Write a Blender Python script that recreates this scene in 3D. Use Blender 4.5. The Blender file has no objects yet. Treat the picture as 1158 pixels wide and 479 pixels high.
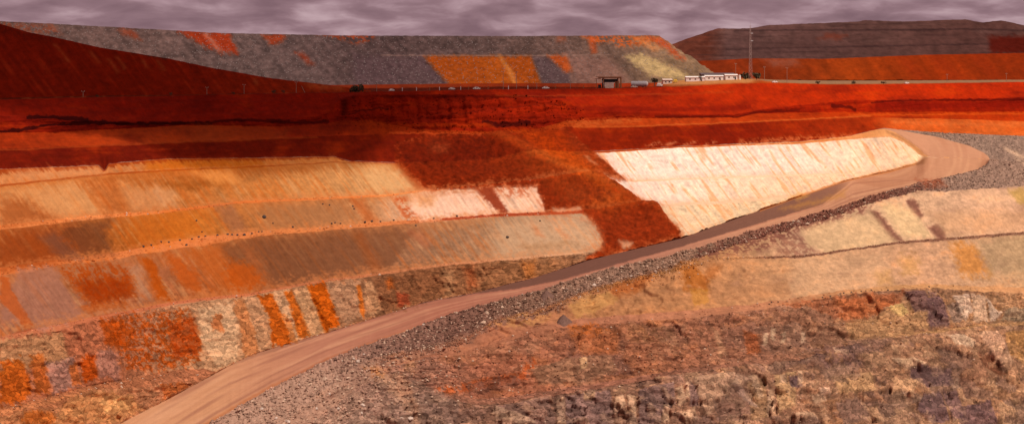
import bpy, math, random
import numpy as np
from mathutils import Vector
rnd = random.Random(7)
R = math.radians

# ------------------------------------------------------------------ camera, sky, sun, exposure
F, HX, HY, ZC = 1242.0, 579.0, 88.0, 10.0          # focal length in photo pixels, principal column, horizon row, eye height
SUN_AZ, SUN_EL = R(138), R(55)                       # azimuth clockwise from +Y (view direction): sun behind, to the right
scene = bpy.context.scene
COL = scene.collection
cam_d = bpy.data.cameras.new('camera'); cam = bpy.data.objects.new('camera', cam_d); COL.objects.link(cam)
cam.location = (0, 0, ZC); cam.rotation_euler = (R(90), 0, 0)
cam_d.sensor_width = 36; cam_d.lens = 36*F/1158.0
cam_d.shift_y = -(239.5-HY)/1158.0; cam_d.clip_start = 1; cam_d.clip_end = 60000
scene.camera = cam

w = bpy.data.worlds.new('World'); scene.world = w; w.use_nodes = True
nt = w.node_tree; nt.nodes.clear()
def wn(t, **k):
    n = nt.nodes.new(t)
    for a, b in k.items(): setattr(n, a, b)
    return n
def wl(a, b): nt.links.new(a, b)
out = wn('ShaderNodeOutputWorld'); bg = wn('ShaderNodeBackground'); bg.inputs['Strength'].default_value = 0.1
sky = wn('ShaderNodeTexSky', sky_type='NISHITA', sun_disc=False); sky.sun_elevation = SUN_EL; sky.sun_rotation = SUN_AZ
tc = wn('ShaderNodeTexCoord'); sep = wn('ShaderNodeSeparateXYZ'); wl(tc.outputs['Generated'], sep.inputs[0])
mz = wn('ShaderNodeMath', operation='MAXIMUM'); wl(sep.outputs['Z'], mz.inputs[0]); mz.inputs[1].default_value = 0.0
az = wn('ShaderNodeMath', operation='ADD'); wl(mz.outputs[0], az.inputs[0]); az.inputs[1].default_value = 0.24
dx = wn('ShaderNodeMath', operation='DIVIDE'); wl(sep.outputs['X'], dx.inputs[0]); wl(az.outputs[0], dx.inputs[1])
dy = wn('ShaderNodeMath', operation='DIVIDE'); wl(sep.outputs['Y'], dy.inputs[0]); wl(az.outputs[0], dy.inputs[1])
cmb = wn('ShaderNodeCombineXYZ'); wl(dx.outputs[0], cmb.inputs[0]); wl(dy.outputs[0], cmb.inputs[1])
n1 = wn('ShaderNodeTexNoise'); n1.inputs['Scale'].default_value = 5.0; n1.inputs['Detail'].default_value = 8; n1.inputs['Roughness'].default_value = 0.52; n1.inputs['Distortion'].default_value = 0.25
wl(cmb.outputs[0], n1.inputs['Vector'])
n2 = wn('ShaderNodeTexNoise'); n2.inputs['Scale'].default_value = 0.42; n2.inputs['Detail'].default_value = 4
wl(cmb.outputs[0], n2.inputs['Vector'])
n3 = wn('ShaderNodeTexNoise'); n3.inputs['Scale'].default_value = 1.5; n3.inputs['Detail'].default_value = 3; wl(cmb.outputs[0], n3.inputs['Vector'])
mA = wn('ShaderNodeMath', operation='MULTIPLY_ADD'); wl(n3.outputs['Fac'], mA.inputs[0]); mA.inputs[1].default_value = 0.55; mA.inputs[2].default_value = -0.275
mB = wn('ShaderNodeMath', operation='ADD'); wl(n1.outputs['Fac'], mB.inputs[0]); wl(mA.outputs[0], mB.inputs[1])
hz_ = wn('ShaderNodeMapRange'); wl(mz.outputs[0], hz_.inputs[0]); hz_.inputs['From Min'].default_value = 0.015; hz_.inputs['From Max'].default_value = 0.06; hz_.inputs['To Min'].default_value = 0.05; hz_.inputs['To Max'].default_value = -0.01
mC = wn('ShaderNodeMath', operation='ADD'); wl(mB.outputs[0], mC.inputs[0]); wl(hz_.outputs[0], mC.inputs[1])
cr = wn('ShaderNodeValToRGB'); wl(mC.outputs[0], cr.inputs[0])
SK = [(0.30, (2.2, 1.28, 1.5)), (0.45, (2.9, 1.75, 2.0)), (0.56, (3.9, 2.5, 2.8)), (0.68, (5.2, 3.6, 3.9))]
while len(cr.color_ramp.elements) < len(SK): cr.color_ramp.elements.new(0.5)
for e, (p, c) in zip(cr.color_ramp.elements, SK): e.position = p; e.color = (*c, 1)
gap = wn('ShaderNodeMapRange'); wl(n2.outputs['Fac'], gap.inputs[0])
gap.inputs['From Min'].default_value = 0.66; gap.inputs['From Max'].default_value = 0.74; gap.inputs['To Max'].default_value = 0.45
mx = wn('ShaderNodeMix', data_type='RGBA'); wl(gap.outputs[0], mx.inputs['Factor']); wl(cr.outputs[0], mx.inputs['A']); wl(sky.outputs[0], mx.inputs['B'])
wl(mx.outputs['Result'], bg.inputs['Color']); wl(bg.outputs[0], out.inputs['Surface'])

sd_ = bpy.data.lights.new('sun', 'SUN'); sd_.energy = 4.0; sd_.angle = R(0.5); sd_.color = (1.0, 0.94, 0.86)
sun = bpy.data.objects.new('sun', sd_); COL.objects.link(sun)
SUNV = Vector((math.sin(SUN_AZ)*math.cos(SUN_EL), math.cos(SUN_AZ)*math.cos(SUN_EL), math.sin(SUN_EL)))
sun.rotation_euler = SUNV.to_track_quat('Z', 'Y').to_euler(); sun.location = (0, 0, 300)
vs = scene.view_settings; vs.view_transform = 'Standard'; vs.look = 'None'; vs.gamma = 1; vs.exposure = 0.0; vs.use_curve_mapping = False
ALB = np.array([1.13, 1.13, 1.09])                                            # what a sunlit surface of albedo 1 shows, used to turn seen colour into base colour

# ------------------------------------------------------------------ numpy helpers
def _h(ix, iy, seed):
    h = (ix.astype(np.uint32)*np.uint32(374761393) + iy.astype(np.uint32)*np.uint32(668265263) + np.uint32(seed*362437 & 0xffffffff))
    h = (h ^ (h >> np.uint32(13)))*np.uint32(1274126177)
    return h ^ (h >> np.uint32(16))
def noise2(x, y, seed=0):
    """gradient noise, about -1..1"""
    x = np.asarray(x, np.float32); y = np.asarray(y, np.float32)
    x0 = np.floor(x); y0 = np.floor(y); fx = x-x0; fy = y-y0
    ix = x0.astype(np.int64); iy = y0.astype(np.int64)
    u = fx*fx*fx*(fx*(fx*6-15)+10); v = fy*fy*fy*(fy*(fy*6-15)+10)
    def g(a, b, dx, dy):
        t = _h(ix+a, iy+b, seed).astype(np.float32)*np.float32(6.2831853/4294967296.0)
        return np.cos(t)*dx + np.sin(t)*dy
    n00 = g(0, 0, fx, fy); n10 = g(1, 0, fx-1, fy); n01 = g(0, 1, fx, fy-1); n11 = g(1, 1, fx-1, fy-1)
    a = n00+u*(n10-n00); b = n01+u*(n11-n01)
    return (a+v*(b-a))*1.5
def fbm(x, y, seed=0, o=4, r=0.55):
    s = 0; a = 1; t = 0
    for i in range(o):
        s = s + a*noise2(x, y, seed+i*17); t += a; a *= r; x = x*2.03; y = y*2.03
    return s/t*1.4
def ss(a, b, x):
    t = np.clip((x-a)/(b-a), 0, 1); return t*t*(3-2*t)
def lin(c):
    c = np.clip(np.asarray(c, np.float64)/255.0, 0, 1)
    return np.where(c <= 0.04045, c/12.92, ((c+0.055)/1.055)**2.4)
def poly_sd(px, py, pts):
    """signed distance to polygon, negative inside"""
    P = np.asarray(pts, np.float32); n = len(P)
    d = np.full(px.shape, 1e9, np.float32); inside = np.zeros(px.shape, bool)
    for i in range(n):
        ax, ay = P[i]; bx, by = P[(i+1) % n]
        ex, ey = bx-ax, by-ay
        t = np.clip(((px-ax)*ex+(py-ay)*ey)/(ex*ex+ey*ey+1e-9), 0, 1)
        d = np.minimum(d, (px-ax-t*ex)**2+(py-ay-t*ey)**2)
        c = ((ay > py) != (by > py)) & (px < (bx-ax)*(py-ay)/((by-ay) if by != ay else 1e-9)+ax)
        inside ^= c
    d = np.sqrt(d); return np.where(inside, -d, d)

class Paint:
    """soil colours of a surface, laid on its own vertices"""
    def __init__(s, px, py, lean=0.75):
        s.px = px.astype(np.float32).ravel(); s.py = py.astype(np.float32).ravel()
        s.u = s.px-lean*s.py
        s.st1 = noise2(s.u/2.1, s.py/22, 1); s.st2 = noise2(s.u/5.5, s.py/50, 2); s.st3 = noise2(s.u/17, s.py/60, 3)
        s.fb1 = fbm(s.px/9, s.py/6, 11, 4); s.fb2 = fbm(s.px/42, s.py/22, 31, 4); s.fb3 = fbm(s.px/3.2, s.py/2.4, 51, 2)
        s.C = np.zeros((s.px.size, 3), np.float32); s.lock = np.zeros(s.px.size, np.float32)
    def keys(s, m, ks):
        xs = [k[0] for k in ks]
        for i in range(3): s.C[m, i] = np.interp(s.px[m], xs, [k[1][i] for k in ks])
    def mix(s, m, a, col):
        a = a[:, None] if getattr(a, 'ndim', 0) else a
        s.C[m] = s.C[m]*(1-a)+np.asarray(col, np.float32)*a
    def patch(s, pts, col, a=1.0, f=2.5, st=5.0, ro=3.0, br=0.0, m=None):
        P = np.asarray(pts, np.float32); mg = f*1.5+st+ro+abs(br)+3
        k = (s.px > P[:, 0].min()-mg) & (s.px < P[:, 0].max()+mg) & (s.py > P[:, 1].min()-mg) & (s.py < P[:, 1].max()+mg)
        if m is not None: k &= m
        k = np.nonzero(k)[0]
        if not k.size: return
        if P[:, 0].mean() < 470 and P[:, 1].mean() > 290 and P[:, 0].max()-P[:, 0].min() < 120: ro = ro*1.5; st = st*1.6; br = max(br, 0.0)
        f = f*1.5+0.6 if P[:, 1].mean() < 330 else f*0.7; a = a*0.94
        d = poly_sd(s.px[k]+0.35*st*s.st2[k], s.py[k]+0.6*st*(s.st1[k]*0.6+s.st2[k]*0.7), P)
        rk_ = 1.0 if P[:, 1].mean() < 330 else 0.55
        d = d+rk_*(ro*s.fb1[k]*0.9+0.5*ro*s.fb3[k])
        al = ss(f, -f, d)
        if br: al = al*ss(-br, br, s.fb1[k]+0.6*s.fb3[k]+0.4*s.st1[k]+0.1)
        s.mix(k, al*a, col)
    def linec(s, pts, wd, col, a=1.0, ro=1.0, m=None):
        P = np.asarray(pts, np.float32)
        yy = np.interp(s.px, P[:, 0], P[:, 1]); ww = wd*(1+0.5*s.fb1)
        al = ss(ww+0.8, ww-0.6, np.abs(s.py+ro*s.fb1*0.6-yy))*((s.px > P[0, 0]) & (s.px < P[-1, 0]))
        k = np.nonzero((al > 0) & (m if m is not None else True))[0]
        s.mix(k, al[k]*a, col)
    def out(s):
        return np.clip(lin(s.C)/ALB, 0.002, 0.82).astype(np.float32)

# ------------------------------------------------------------------ materials
def mat_new(name):
    m = bpy.data.materials.new(name); m.use_nodes = True
    return m, m.node_tree, m.node_tree.nodes['Principled BSDF']
def soil(name, scale=0.6, vary=0.22, bump=0.35, bscale=0.9, attr=True, col=(0.3, 0.2, 0.1), stones=0.0, stone_col=(0.5, 0.42, 0.36), stone_scale=0.7, streak=0.0, cracks=0.0):
    m, t, b = mat_new(name); N = t.nodes; L = t.links
    b.inputs['Roughness'].default_value = 0.95; b.inputs['Specular IOR Level'].default_value = 0.02
    tc = N.new('ShaderNodeTexCoord')
    if attr:
        a = N.new('ShaderNodeAttribute'); a.attribute_name = 'soil'; src = a.outputs['Color']
    else:
        a = N.new('ShaderNodeRGB'); a.outputs[0].default_value = (*col, 1); src = a.outputs[0]
    nz = N.new('ShaderNodeTexNoise'); nz.inputs['Scale'].default_value = scale; nz.inputs['Detail'].default_value = 8; nz.inputs['Roughness'].default_value = 0.72
    L.new(tc.outputs['Object'], nz.inputs['Vector'])
    mr = N.new('ShaderNodeMapRange'); L.new(nz.outputs['Fac'], mr.inputs[0])
    mr.inputs['From Min'].default_value = 0.25; mr.inputs['From Max'].default_value = 0.75
    mr.inputs['To Min'].default_value = 1-vary*1.3; mr.inputs['To Max'].default_value = 1+vary
    hv = N.new('ShaderNodeMix'); hv.data_type = 'RGBA'; hv.blend_type = 'MULTIPLY'; hv.inputs['Factor'].default_value = 1
    L.new(src, hv.inputs['A']); L.new(mr.outputs[0], hv.inputs['B']); last = hv.outputs['Result']
    if streak:                                              # thin runs of washed dirt down the fall line
        ad = N.new('ShaderNodeAttribute'); ad.attribute_name = 'dip'; mp = N.new('ShaderNodeMapping'); mp.inputs['Scale'].default_value = (0.85, 0.07, 1); L.new(ad.outputs['Vector'], mp.inputs['Vector'])
        ns = N.new('ShaderNodeTexNoise'); ns.inputs['Scale'].default_value = 1.0; ns.inputs['Detail'].default_value = 5; ns.inputs['Roughness'].default_value = 0.62; ns.inputs['Distortion'].default_value = 0.15; L.new(mp.outputs[0], ns.inputs['Vector'])
        r1_ = N.new('ShaderNodeMapRange'); L.new(ns.outputs['Fac'], r1_.inputs[0]); r1_.inputs['From Min'].default_value = 0.3; r1_.inputs['From Max'].default_value = 0.7; r1_.inputs['To Min'].default_value = 1-streak; r1_.inputs['To Max'].default_value = 1+streak*0.8
        mk = N.new('ShaderNodeTexNoise'); mk.inputs['Scale'].default_value = 0.045; mk.inputs['Detail'].default_value = 5; L.new(tc.outputs['Object'], mk.inputs['Vector'])
        mk2 = N.new('ShaderNodeMapRange'); L.new(mk.outputs['Fac'], mk2.inputs[0]); mk2.inputs['From Min'].default_value = 0.44; mk2.inputs['From Max'].default_value = 0.66; mk2.inputs['To Min'].default_value = 0.08
        m3 = N.new('ShaderNodeMix'); m3.data_type = 'RGBA'; m3.blend_type = 'MULTIPLY'; L.new(mk2.outputs[0], m3.inputs['Factor']); L.new(last, m3.inputs['A']); L.new(r1_.outputs[0], m3.inputs['B']); last = m3.outputs['Result']
    if cracks:                                              # shards of broken rock: each its own tone, darker joints
        wn_ = N.new('ShaderNodeTexNoise'); wn_.inputs['Scale'].default_value = 0.25; wn_.inputs['Detail'].default_value = 4; L.new(tc.outputs['Object'], wn_.inputs['Vector'])
        wm = N.new('ShaderNodeVectorMath'); wm.operation = 'SCALE'; wm.inputs['Scale'].default_value = 3.5; L.new(wn_.outputs['Color'], wm.inputs[0])
        wa = N.new('ShaderNodeVectorMath'); wa.operation = 'ADD'; L.new(tc.outputs['Object'], wa.inputs[0]); L.new(wm.outputs[0], wa.inputs[1])
        mp2 = N.new('ShaderNodeMapping'); mp2.inputs['Rotation'].default_value = (0.5, 0.35, 0.6); mp2.inputs['Scale'].default_value = (0.30, 0.6, 0.75); L.new(wa.outputs[0], mp2.inputs['Vector'])
        v1 = N.new('ShaderNodeTexVoronoi'); v1.inputs['Scale'].default_value = 1.0; L.new(mp2.outputs[0], v1.inputs['Vector']); v2 = N.new('ShaderNodeTexVoronoi'); v2.feature = 'DISTANCE_TO_EDGE'; v2.inputs['Scale'].default_value = 1.0; L.new(mp2.outputs[0], v2.inputs['Vector'])
        sc_ = N.new('ShaderNodeSeparateColor'); L.new(v1.outputs['Color'], sc_.inputs[0])
        a1 = N.new('ShaderNodeMapRange'); L.new(sc_.outputs[0], a1.inputs[0]); a1.inputs['To Min'].default_value = 1-cracks*0.75; a1.inputs['To Max'].default_value = 1+cracks*0.75
        a2 = N.new('ShaderNodeMapRange'); L.new(v2.outputs['Distance'], a2.inputs[0]); a2.inputs['From Max'].default_value = 0.09; a2.inputs['To Min'].default_value = 1-cracks; a2.inputs['To Max'].default_value = 1
        ml2 = N.new('ShaderNodeMath'); ml2.operation = 'MULTIPLY'; L.new(a1.outputs[0], ml2.inputs[0]); L.new(a2.outputs[0], ml2.inputs[1])
        m4 = N.new('ShaderNodeMix'); m4.data_type = 'RGBA'; m4.blend_type = 'MULTIPLY'; m4.inputs['Factor'].default_value = 1; L.new(last, m4.inputs['A']); L.new(ml2.outputs[0], m4.inputs['B']); last = m4.outputs['Result']
    if stones:
        vo = N.new('ShaderNodeTexVoronoi'); vo.inputs['Scale'].default_value = stone_scale; L.new(tc.outputs['Object'], vo.inputs['Vector'])
        sx = N.new('ShaderNodeSeparateColor'); L.new(vo.outputs['Color'], sx.inputs[0])
        g1 = N.new('ShaderNodeMath'); g1.operation = 'GREATER_THAN'; L.new(sx.outputs[0], g1.inputs[0]); g1.inputs[1].default_value = 1-stones
        l1 = N.new('ShaderNodeMath'); l1.operation = 'LESS_THAN'; L.new(vo.outputs['Distance'], l1.inputs[0]); l1.inputs[1].default_value = 0.42
        ml = N.new('ShaderNodeMath'); ml.operation = 'MULTIPLY'; L.new(g1.outputs[0], ml.inputs[0]); L.new(l1.outputs[0], ml.inputs[1])
        m2 = N.new('ShaderNodeMix'); m2.data_type = 'RGBA'; L.new(ml.outputs[0], m2.inputs['Factor']); L.new(last, m2.inputs['A']); m2.inputs['B'].default_value = (*stone_col, 1)
        last = m2.outputs['Result']
    L.new(last, b.inputs['Base Color'])
    nb = N.new('ShaderNodeTexNoise'); nb.inputs['Scale'].default_value = bscale; nb.inputs['Detail'].default_value = 9; nb.inputs['Roughness'].default_value = 0.68
    L.new(tc.outputs['Object'], nb.inputs['Vector'])
    bp = N.new('ShaderNodeBump'); bp.inputs['Strength'].default_value = bump; bp.inputs['Distance'].default_value = 1.2
    if cracks:
        ah = N.new('ShaderNodeMath'); ah.operation = 'ADD'; L.new(nb.outputs['Fac'], ah.inputs[0]); hm = N.new('ShaderNodeMath'); hm.operation = 'MULTIPLY'; L.new(sc_.outputs[1], hm.inputs[0]); hm.inputs[1].default_value = 0.55; L.new(hm.outputs[0], ah.inputs[1]); L.new(ah.outputs[0], bp.inputs['Height'])
    else: L.new(nb.outputs['Fac'], bp.inputs['Height'])
    L.new(bp.outputs[0], b.inputs['Normal'])
    return m
def plain(name, col, rough=0.7, vary=0.12, scale=0.8, metal=0.0):
    m = soil(name, scale=scale, vary=vary, bump=0.08, attr=False, col=col)
    b = m.node_tree.nodes['Principled BSDF']; b.inputs['Roughness'].default_value = rough; b.inputs['Metallic'].default_value = metal; b.inputs['Specular IOR Level'].default_value = 0.3
    return m
M_FACE = soil('weathered_bench_soil', scale=0.35, vary=0.15, bump=0.24, bscale=0.4, streak=0.19)
M_LOWF = soil('washed_bench_rock', scale=0.3, vary=0.18, bump=0.13, bscale=0.4, streak=0.08, cracks=0.12)
M_ROCK = soil('fractured_rock', scale=0.3, vary=0.26, bump=0.30, bscale=0.35, streak=0.10, cracks=0.46)
M_RED = soil('red_clay', scale=0.25, vary=0.24, bump=0.35, bscale=0.4)
M_ROAD = soil('graded_road_dirt', scale=0.25, vary=0.07, bump=0.08, bscale=0.5)
M_GRAV = soil('mine_gravel', scale=0.8, vary=0.2, bump=0.35, bscale=0.7)
M_DUMP = soil('waste_rock', scale=0.16, vary=0.42, bump=0.9, bscale=0.22, stones=0.10, stone_scale=0.7, stone_col=(0.165, 0.125, 0.115))
M_FAR = soil('far_waste_rock', scale=0.05, vary=0.2, bump=0.7, bscale=0.08)
M_HILL = soil('red_earth', scale=0.15, vary=0.2, bump=0.5, bscale=0.3)

# ------------------------------------------------------------------ object helpers
def tag(o, label=None, cat=None, group=None, kind=None):
    if label: o['label'] = label
    if cat: o['category'] = cat
    if group: o['group'] = group
    if kind: o['kind'] = kind
    return o
def empty(name, loc=(0, 0, 0), rz=0):
    o = bpy.data.objects.new(name, None); COL.objects.link(o); o.location = loc; o.rotation_euler = (0, 0, rz); return o
def mesh_obj(name, V, Fq, mat, parent=None, col=None, smooth=True, dip=None):
    """V (n,3); Fq (m,3|4) int array or list of such arrays"""
    me = bpy.data.meshes.new(name); V = np.asarray(V, np.float32)
    Fs = Fq if isinstance(Fq, list) else [Fq]
    Fs = [np.asarray(f, np.int32) for f in Fs if len(f)]
    me.vertices.add(len(V)); me.vertices.foreach_set('co', V.ravel())
    nl = sum(f.size for f in Fs); npoly = sum(len(f) for f in Fs)
    me.loops.add(nl); me.loops.foreach_set('vertex_index', np.concatenate([f.ravel() for f in Fs]))
    tot = np.concatenate([np.full(len(f), f.shape[1], np.int32) for f in Fs])
    st = np.concatenate([[0], np.cumsum(tot)[:-1]]).astype(np.int32)
    me.polygons.add(npoly); me.polygons.foreach_set('loop_start', st); me.polygons.foreach_set('loop_total', tot)
    me.polygons.foreach_set('use_smooth', np.full(npoly, smooth, bool))
    me.update(calc_edges=True)
    if col is not None:
        a = me.attributes.new('soil', 'FLOAT_COLOR', 'POINT')
        a.data.foreach_set('color', np.concatenate([col, np.ones((len(col), 1), np.float32)], 1).astype(np.float32).ravel())
    if dip is not None:
        a = me.attributes.new('dip', 'FLOAT_VECTOR', 'POINT'); a.data.foreach_set('vector', np.asarray(dip, np.float32).ravel())
    me.materials.append(mat)
    o = bpy.data.objects.new(name, me); COL.objects.link(o); o.parent = parent
    return o
def grid_faces(nr, nc):
    i = np.arange(nr-1)[:, None]*nc+np.arange(nc-1)[None, :]
    return np.stack([i, i+1, i+nc+1, i+nc], -1)          # (nr-1, nc-1, 4)
def sub_mesh(name, V, faces, col, mat, parent=None):
    f = faces.reshape(-1, 4); u, inv = np.unique(f, return_inverse=True)
    return mesh_obj(name, V[u], inv.reshape(-1, 4), mat, parent, col[u], True, DIP[u])
def at(px, py, Y): return ((px-HX)/F*Y, Y, ZC-(py-HY)/F*Y)

# ------------------------------------------------------------------ the pit: breaklines (columns of the survey, top of the wall downwards)
NC = 1230
PXC = np.linspace(-190, 1350, NC)
def line(pts, jit=0.0, seed=0):
    p = np.asarray(pts, float); y = np.interp(PXC, p[:, 0], p[:, 1])
    if jit: y = y+jit*(fbm(PXC/14, PXC*0+seed*3.7, 400+seed, 4, 0.65))
    return y
ROAD_UP = [(-200, 655), (0, 552), (135, 479), (184, 454), (214, 438), (260, 412.6), (286, 400), (337, 385), (390, 369.5), (481, 341), (540, 330)]
SHOULD = [(582, 319), (600, 315), (663, 294.7), (690, 288), (770, 269.5), (802, 257.7), (855.6, 239), (899, 224), (957, 204), (1004, 193.7), (1037, 185), (1045, 179), (1050, 178), (1119, 180), (1158, 184), (1360, 200)]
S = line(ROAD_UP+SHOULD)
RL = line([(-200, 760), (0, 632), (150, 534), (237, 479), (256, 468), (308, 438), (338, 424), (370, 407), (410, 392), (440, 381), (477, 368), (509, 355), (557, 342), (603, 331), (622, 325), (680, 307), (768, 287), (869, 257.7), (936, 239), (1004, 217), (1064, 202), (1105, 192), (1115, 186), (1119, 180.2), (1158, 184.2), (1360, 200.2)], 0.5, 1)
b0 = line([(-200, 116), (0, 113), (100, 110), (190, 108.5), (300, 106), (390, 104.5), (470, 103), (540, 101.5), (640, 100.5), (700, 100), (770, 98), (830, 95), (880, 94), (936, 96), (1000, 95.5), (1158, 93), (1360, 90.8)], 0.3, 2)
b1 = line([(-200, 134), (0, 131), (60, 134), (130, 138), (200, 138), (260, 135), (330, 135), (372, 128), (384, 112), (400, 108), (470, 107), (540, 107), (600, 108), (640, 115), (660, 124), (770, 130), (830, 130), (870, 123), (960, 114), (1158, 111), (1360, 109)], 1.0, 3)
b2 = line([(-200, 147), (0, 150), (60, 150), (130, 146), (200, 142), (260, 142), (310, 143), (369, 140), (390, 136), (420, 136), (440, 141), (470, 146), (505, 148), (545, 149), (600, 147), (640, 137), (700, 134.5), (770, 133), (833, 133), (851, 129), (900, 127), (960, 127), (1158, 126), (1360, 126)], 1.0, 4)
b3 = line([(-200, 173), (0, 169), (100, 165), (200, 161), (260, 158.5), (310, 156.5), (369, 154), (440, 152), (505, 151.5), (545, 152), (600, 152), (640, 143.5), (720, 143), (770, 141), (830, 139), (900, 136), (957, 132.5), (1000, 133), (1100, 135.5), (1158, 137.5), (1360, 141)], 0.6, 5)
b4 = line([(-200, 196), (0, 191), (60, 189), (111, 187), (118, 193), (123, 185), (189, 179.5), (290, 178.5), (378, 177), (395, 182), (447, 184), (480, 183), (560, 180), (673, 171.5), (768, 165.5), (903, 160.5), (960, 154), (990, 147), (1000, 145), (1022, 147), (1060, 150), (1158, 154), (1360, 160)], 0.5, 6)
b5 = line([(-200, 196), (990, 147), (1000, 145.2), (1012, 146), (1022, 148), (1060, 155), (1095, 165), (1112, 173), (1117, 177), (1119, 179.9), (1158, 183.9), (1360, 199.9)])
b6 = line([(-200, 0), (990, 147), (1000, 145.8), (1012, 149.5), (1028, 160), (1040, 169), (1045, 175), (1050, 177.5), (1119, 179.9), (1158, 183.9), (1360, 199.9)])
b7 = line([(-200, 0), (447, 184.6), (560, 181), (673, 173.5), (768, 167), (903, 163), (960, 157.7), (1007, 155), (1022, 160.5), (1032, 168), (1038, 174), (1045, 177), (1050, 177.6), (1119, 179.9), (1158, 183.9), (1360, 199.9)], 0.3, 7)
b5 = np.where(PXC < 995, b4, b5); b6 = np.where(PXC < 995, b4, b6); b7 = np.where(PXC < 447, b4+0.8, b7)
bA1 = line([(-200, 216), (0, 209), (121, 196), (200, 191.5), (303, 187), (380, 183), (440, 185.5), (480, 184), (560, 181.5), (673, 174)], 0.4, 8); bA1 = np.where(PXC > 450, b7+0.05, bA1)
bA2 = bA1+np.interp(PXC, [-200, 0, 121, 303, 440, 455, 470], [3.0, 2.6, 2.2, 1.6, 0.8, 0.05, 0.03])
bB1 = line([(-200, 272), (0, 255), (118, 243), (182, 239), (269, 228), (390, 222.5), (444, 219.5), (481, 215), (560, 208), (640, 202), (683, 199.5), (717, 204), (768, 202), (850, 199), (900, 197.5), (960, 196), (985, 196.5), (1004, 193.5), (1037, 184.7), (1045, 178.6), (1050, 177.8), (1119, 179.9), (1360, 199.9)], 0.4, 9)
bB2 = bB1+np.interp(PXC, [-200, 0, 118, 182, 390, 481, 700, 900, 985, 1000], [7, 5.5, 4, 2.6, 2.4, 1.8, 1.9, 1.6, 0.6, 0.02])
bC1 = line([(-200, 322), (0, 303), (135, 285), (219, 269), (296, 261), (390, 254.5), (464, 249), (548, 243), (616, 239.5), (656, 239), (700, 236), (744, 231), (768, 230), (835, 226), (895, 221.5), (899, 223.5), (957, 203.7), (1004, 193.6), (1037, 184.8), (1045, 178.8), (1050, 177.9), (1119, 179.9), (1360, 199.9)], 0.5, 10)
bC2 = line([(-200, 332), (0, 311), (135, 291.5), (219, 279), (250, 274), (296, 267), (390, 259), (464, 253), (548, 246), (656, 242), (700, 239), (744, 234), (768, 232.5), (835, 229), (895, 224), (899, 223.8), (957, 203.8), (1004, 193.65), (1037, 184.9), (1045, 178.9), (1050, 177.95), (1119, 179.9), (1360, 199.9)], 0.4, 11)
bD1 = line([(-200, 404), (0, 381), (40, 372), (100, 360), (135, 353), (202, 340), (286, 331), (354, 318.5), (380, 315), (515, 297), (616, 288.5), (663, 284.5), (682, 284)], 0.6, 12)
bD1 = np.where(PXC > 684, S-0.06, bD1)
bD2 = np.minimum(bD1+np.interp(PXC, [-200, 0, 135, 286, 515, 663, 684], [6, 5, 4, 2.5, 2.2, 1.5, 0.03]), S-0.03)
bE1 = np.minimum(line([(-200, 504), (0, 461), (57, 448), (92, 438), (129, 431), (175, 422), (207, 417), (230, 417), (245, 421), (260, 440), (300, 800)], 0.6, 13), S-0.02)
bE2 = np.minimum(line([(-200, 518), (0, 471), (64, 460), (96, 444), (142, 440), (179, 437), (205, 433), (222, 432), (240, 440), (300, 800)], 1.2, 14), S-0.01)
G = line([(-200, 800), (0, 672), (150, 590), (255, 530), (330, 470), (400, 416), (440, 400), (480, 392), (525, 381), (562, 358), (610, 348), (640, 336), (680, 322), (700, 316), (768, 298), (835, 276), (869, 266), (936, 247), (990, 228), (1037, 216), (1064, 217), (1105, 214), (1158, 210.5), (1360, 204)], 1.2, 15)
P1a = line([(-200, 804), (440, 404), (525, 385), (562, 363), (610, 353), (640, 341), (680, 327), (720, 316), (768, 305), (808, 292), (872, 290), (916, 288), (1021, 273), (1158, 262.5), (1360, 250)], 0.7, 16)
P1a = np.maximum(P1a, G+1.0); P1b = P1a+np.interp(PXC, [-200, 700, 808, 1158, 1360], [0.5, 0.8, 2.0, 2.6, 3.0])
P2a = line([(-200, 830), (300, 515), (400, 440), (440, 414), (480, 402), (525, 397), (560, 386), (600, 371), (656, 360), (709, 356), (778, 351.5), (847, 344.5), (898, 337), (951, 329.5), (1013, 322.5), (1059, 321.5), (1105, 324), (1158, 325), (1360, 326)], 0.9, 17)
P2a = np.maximum(P2a, P1b+2); P2b = P2a+np.interp(PXC, [-200, 440, 600, 709, 847, 951, 1059, 1158, 1360], [1, 1.5, 5, 9, 7, 4.5, 4.0, 6, 8])
P3a = line([(-200, 880), (300, 560), (400, 462), (440, 446), (480, 440), (500, 444), (540, 451), (590, 447), (640, 438), (700, 429), (768, 418), (818, 411), (903, 402), (967, 384), (1013, 378), (1077, 371), (1105, 367), (1158, 363), (1360, 350)], 1.0, 18)
P3a = np.maximum(P3a, P2b+4); P3b = P3a+np.interp(PXC, [-200, 440, 540, 640, 768, 903, 1000, 1158, 1360], [1, 2, 6.5, 6, 5, 4, 3, 3.5, 5])
BB = np.maximum(line([(-200, 1010), (150, 740), (400, 650), (1360, 640)]), P3b+30)
LN = [b0, b1, b2, b3, b4, b5, b6, b7, bA1, bA2, bB1, bB2, bC1, bC2, bD1, bD2, bE1, bE2, S, RL, G, P1a, P1b, P2a, P2b, P3a, P3b, BB]
for i in range(1, len(LN)): LN[i] = np.maximum(LN[i], LN[i-1]+0.012)
iS = 18
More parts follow.
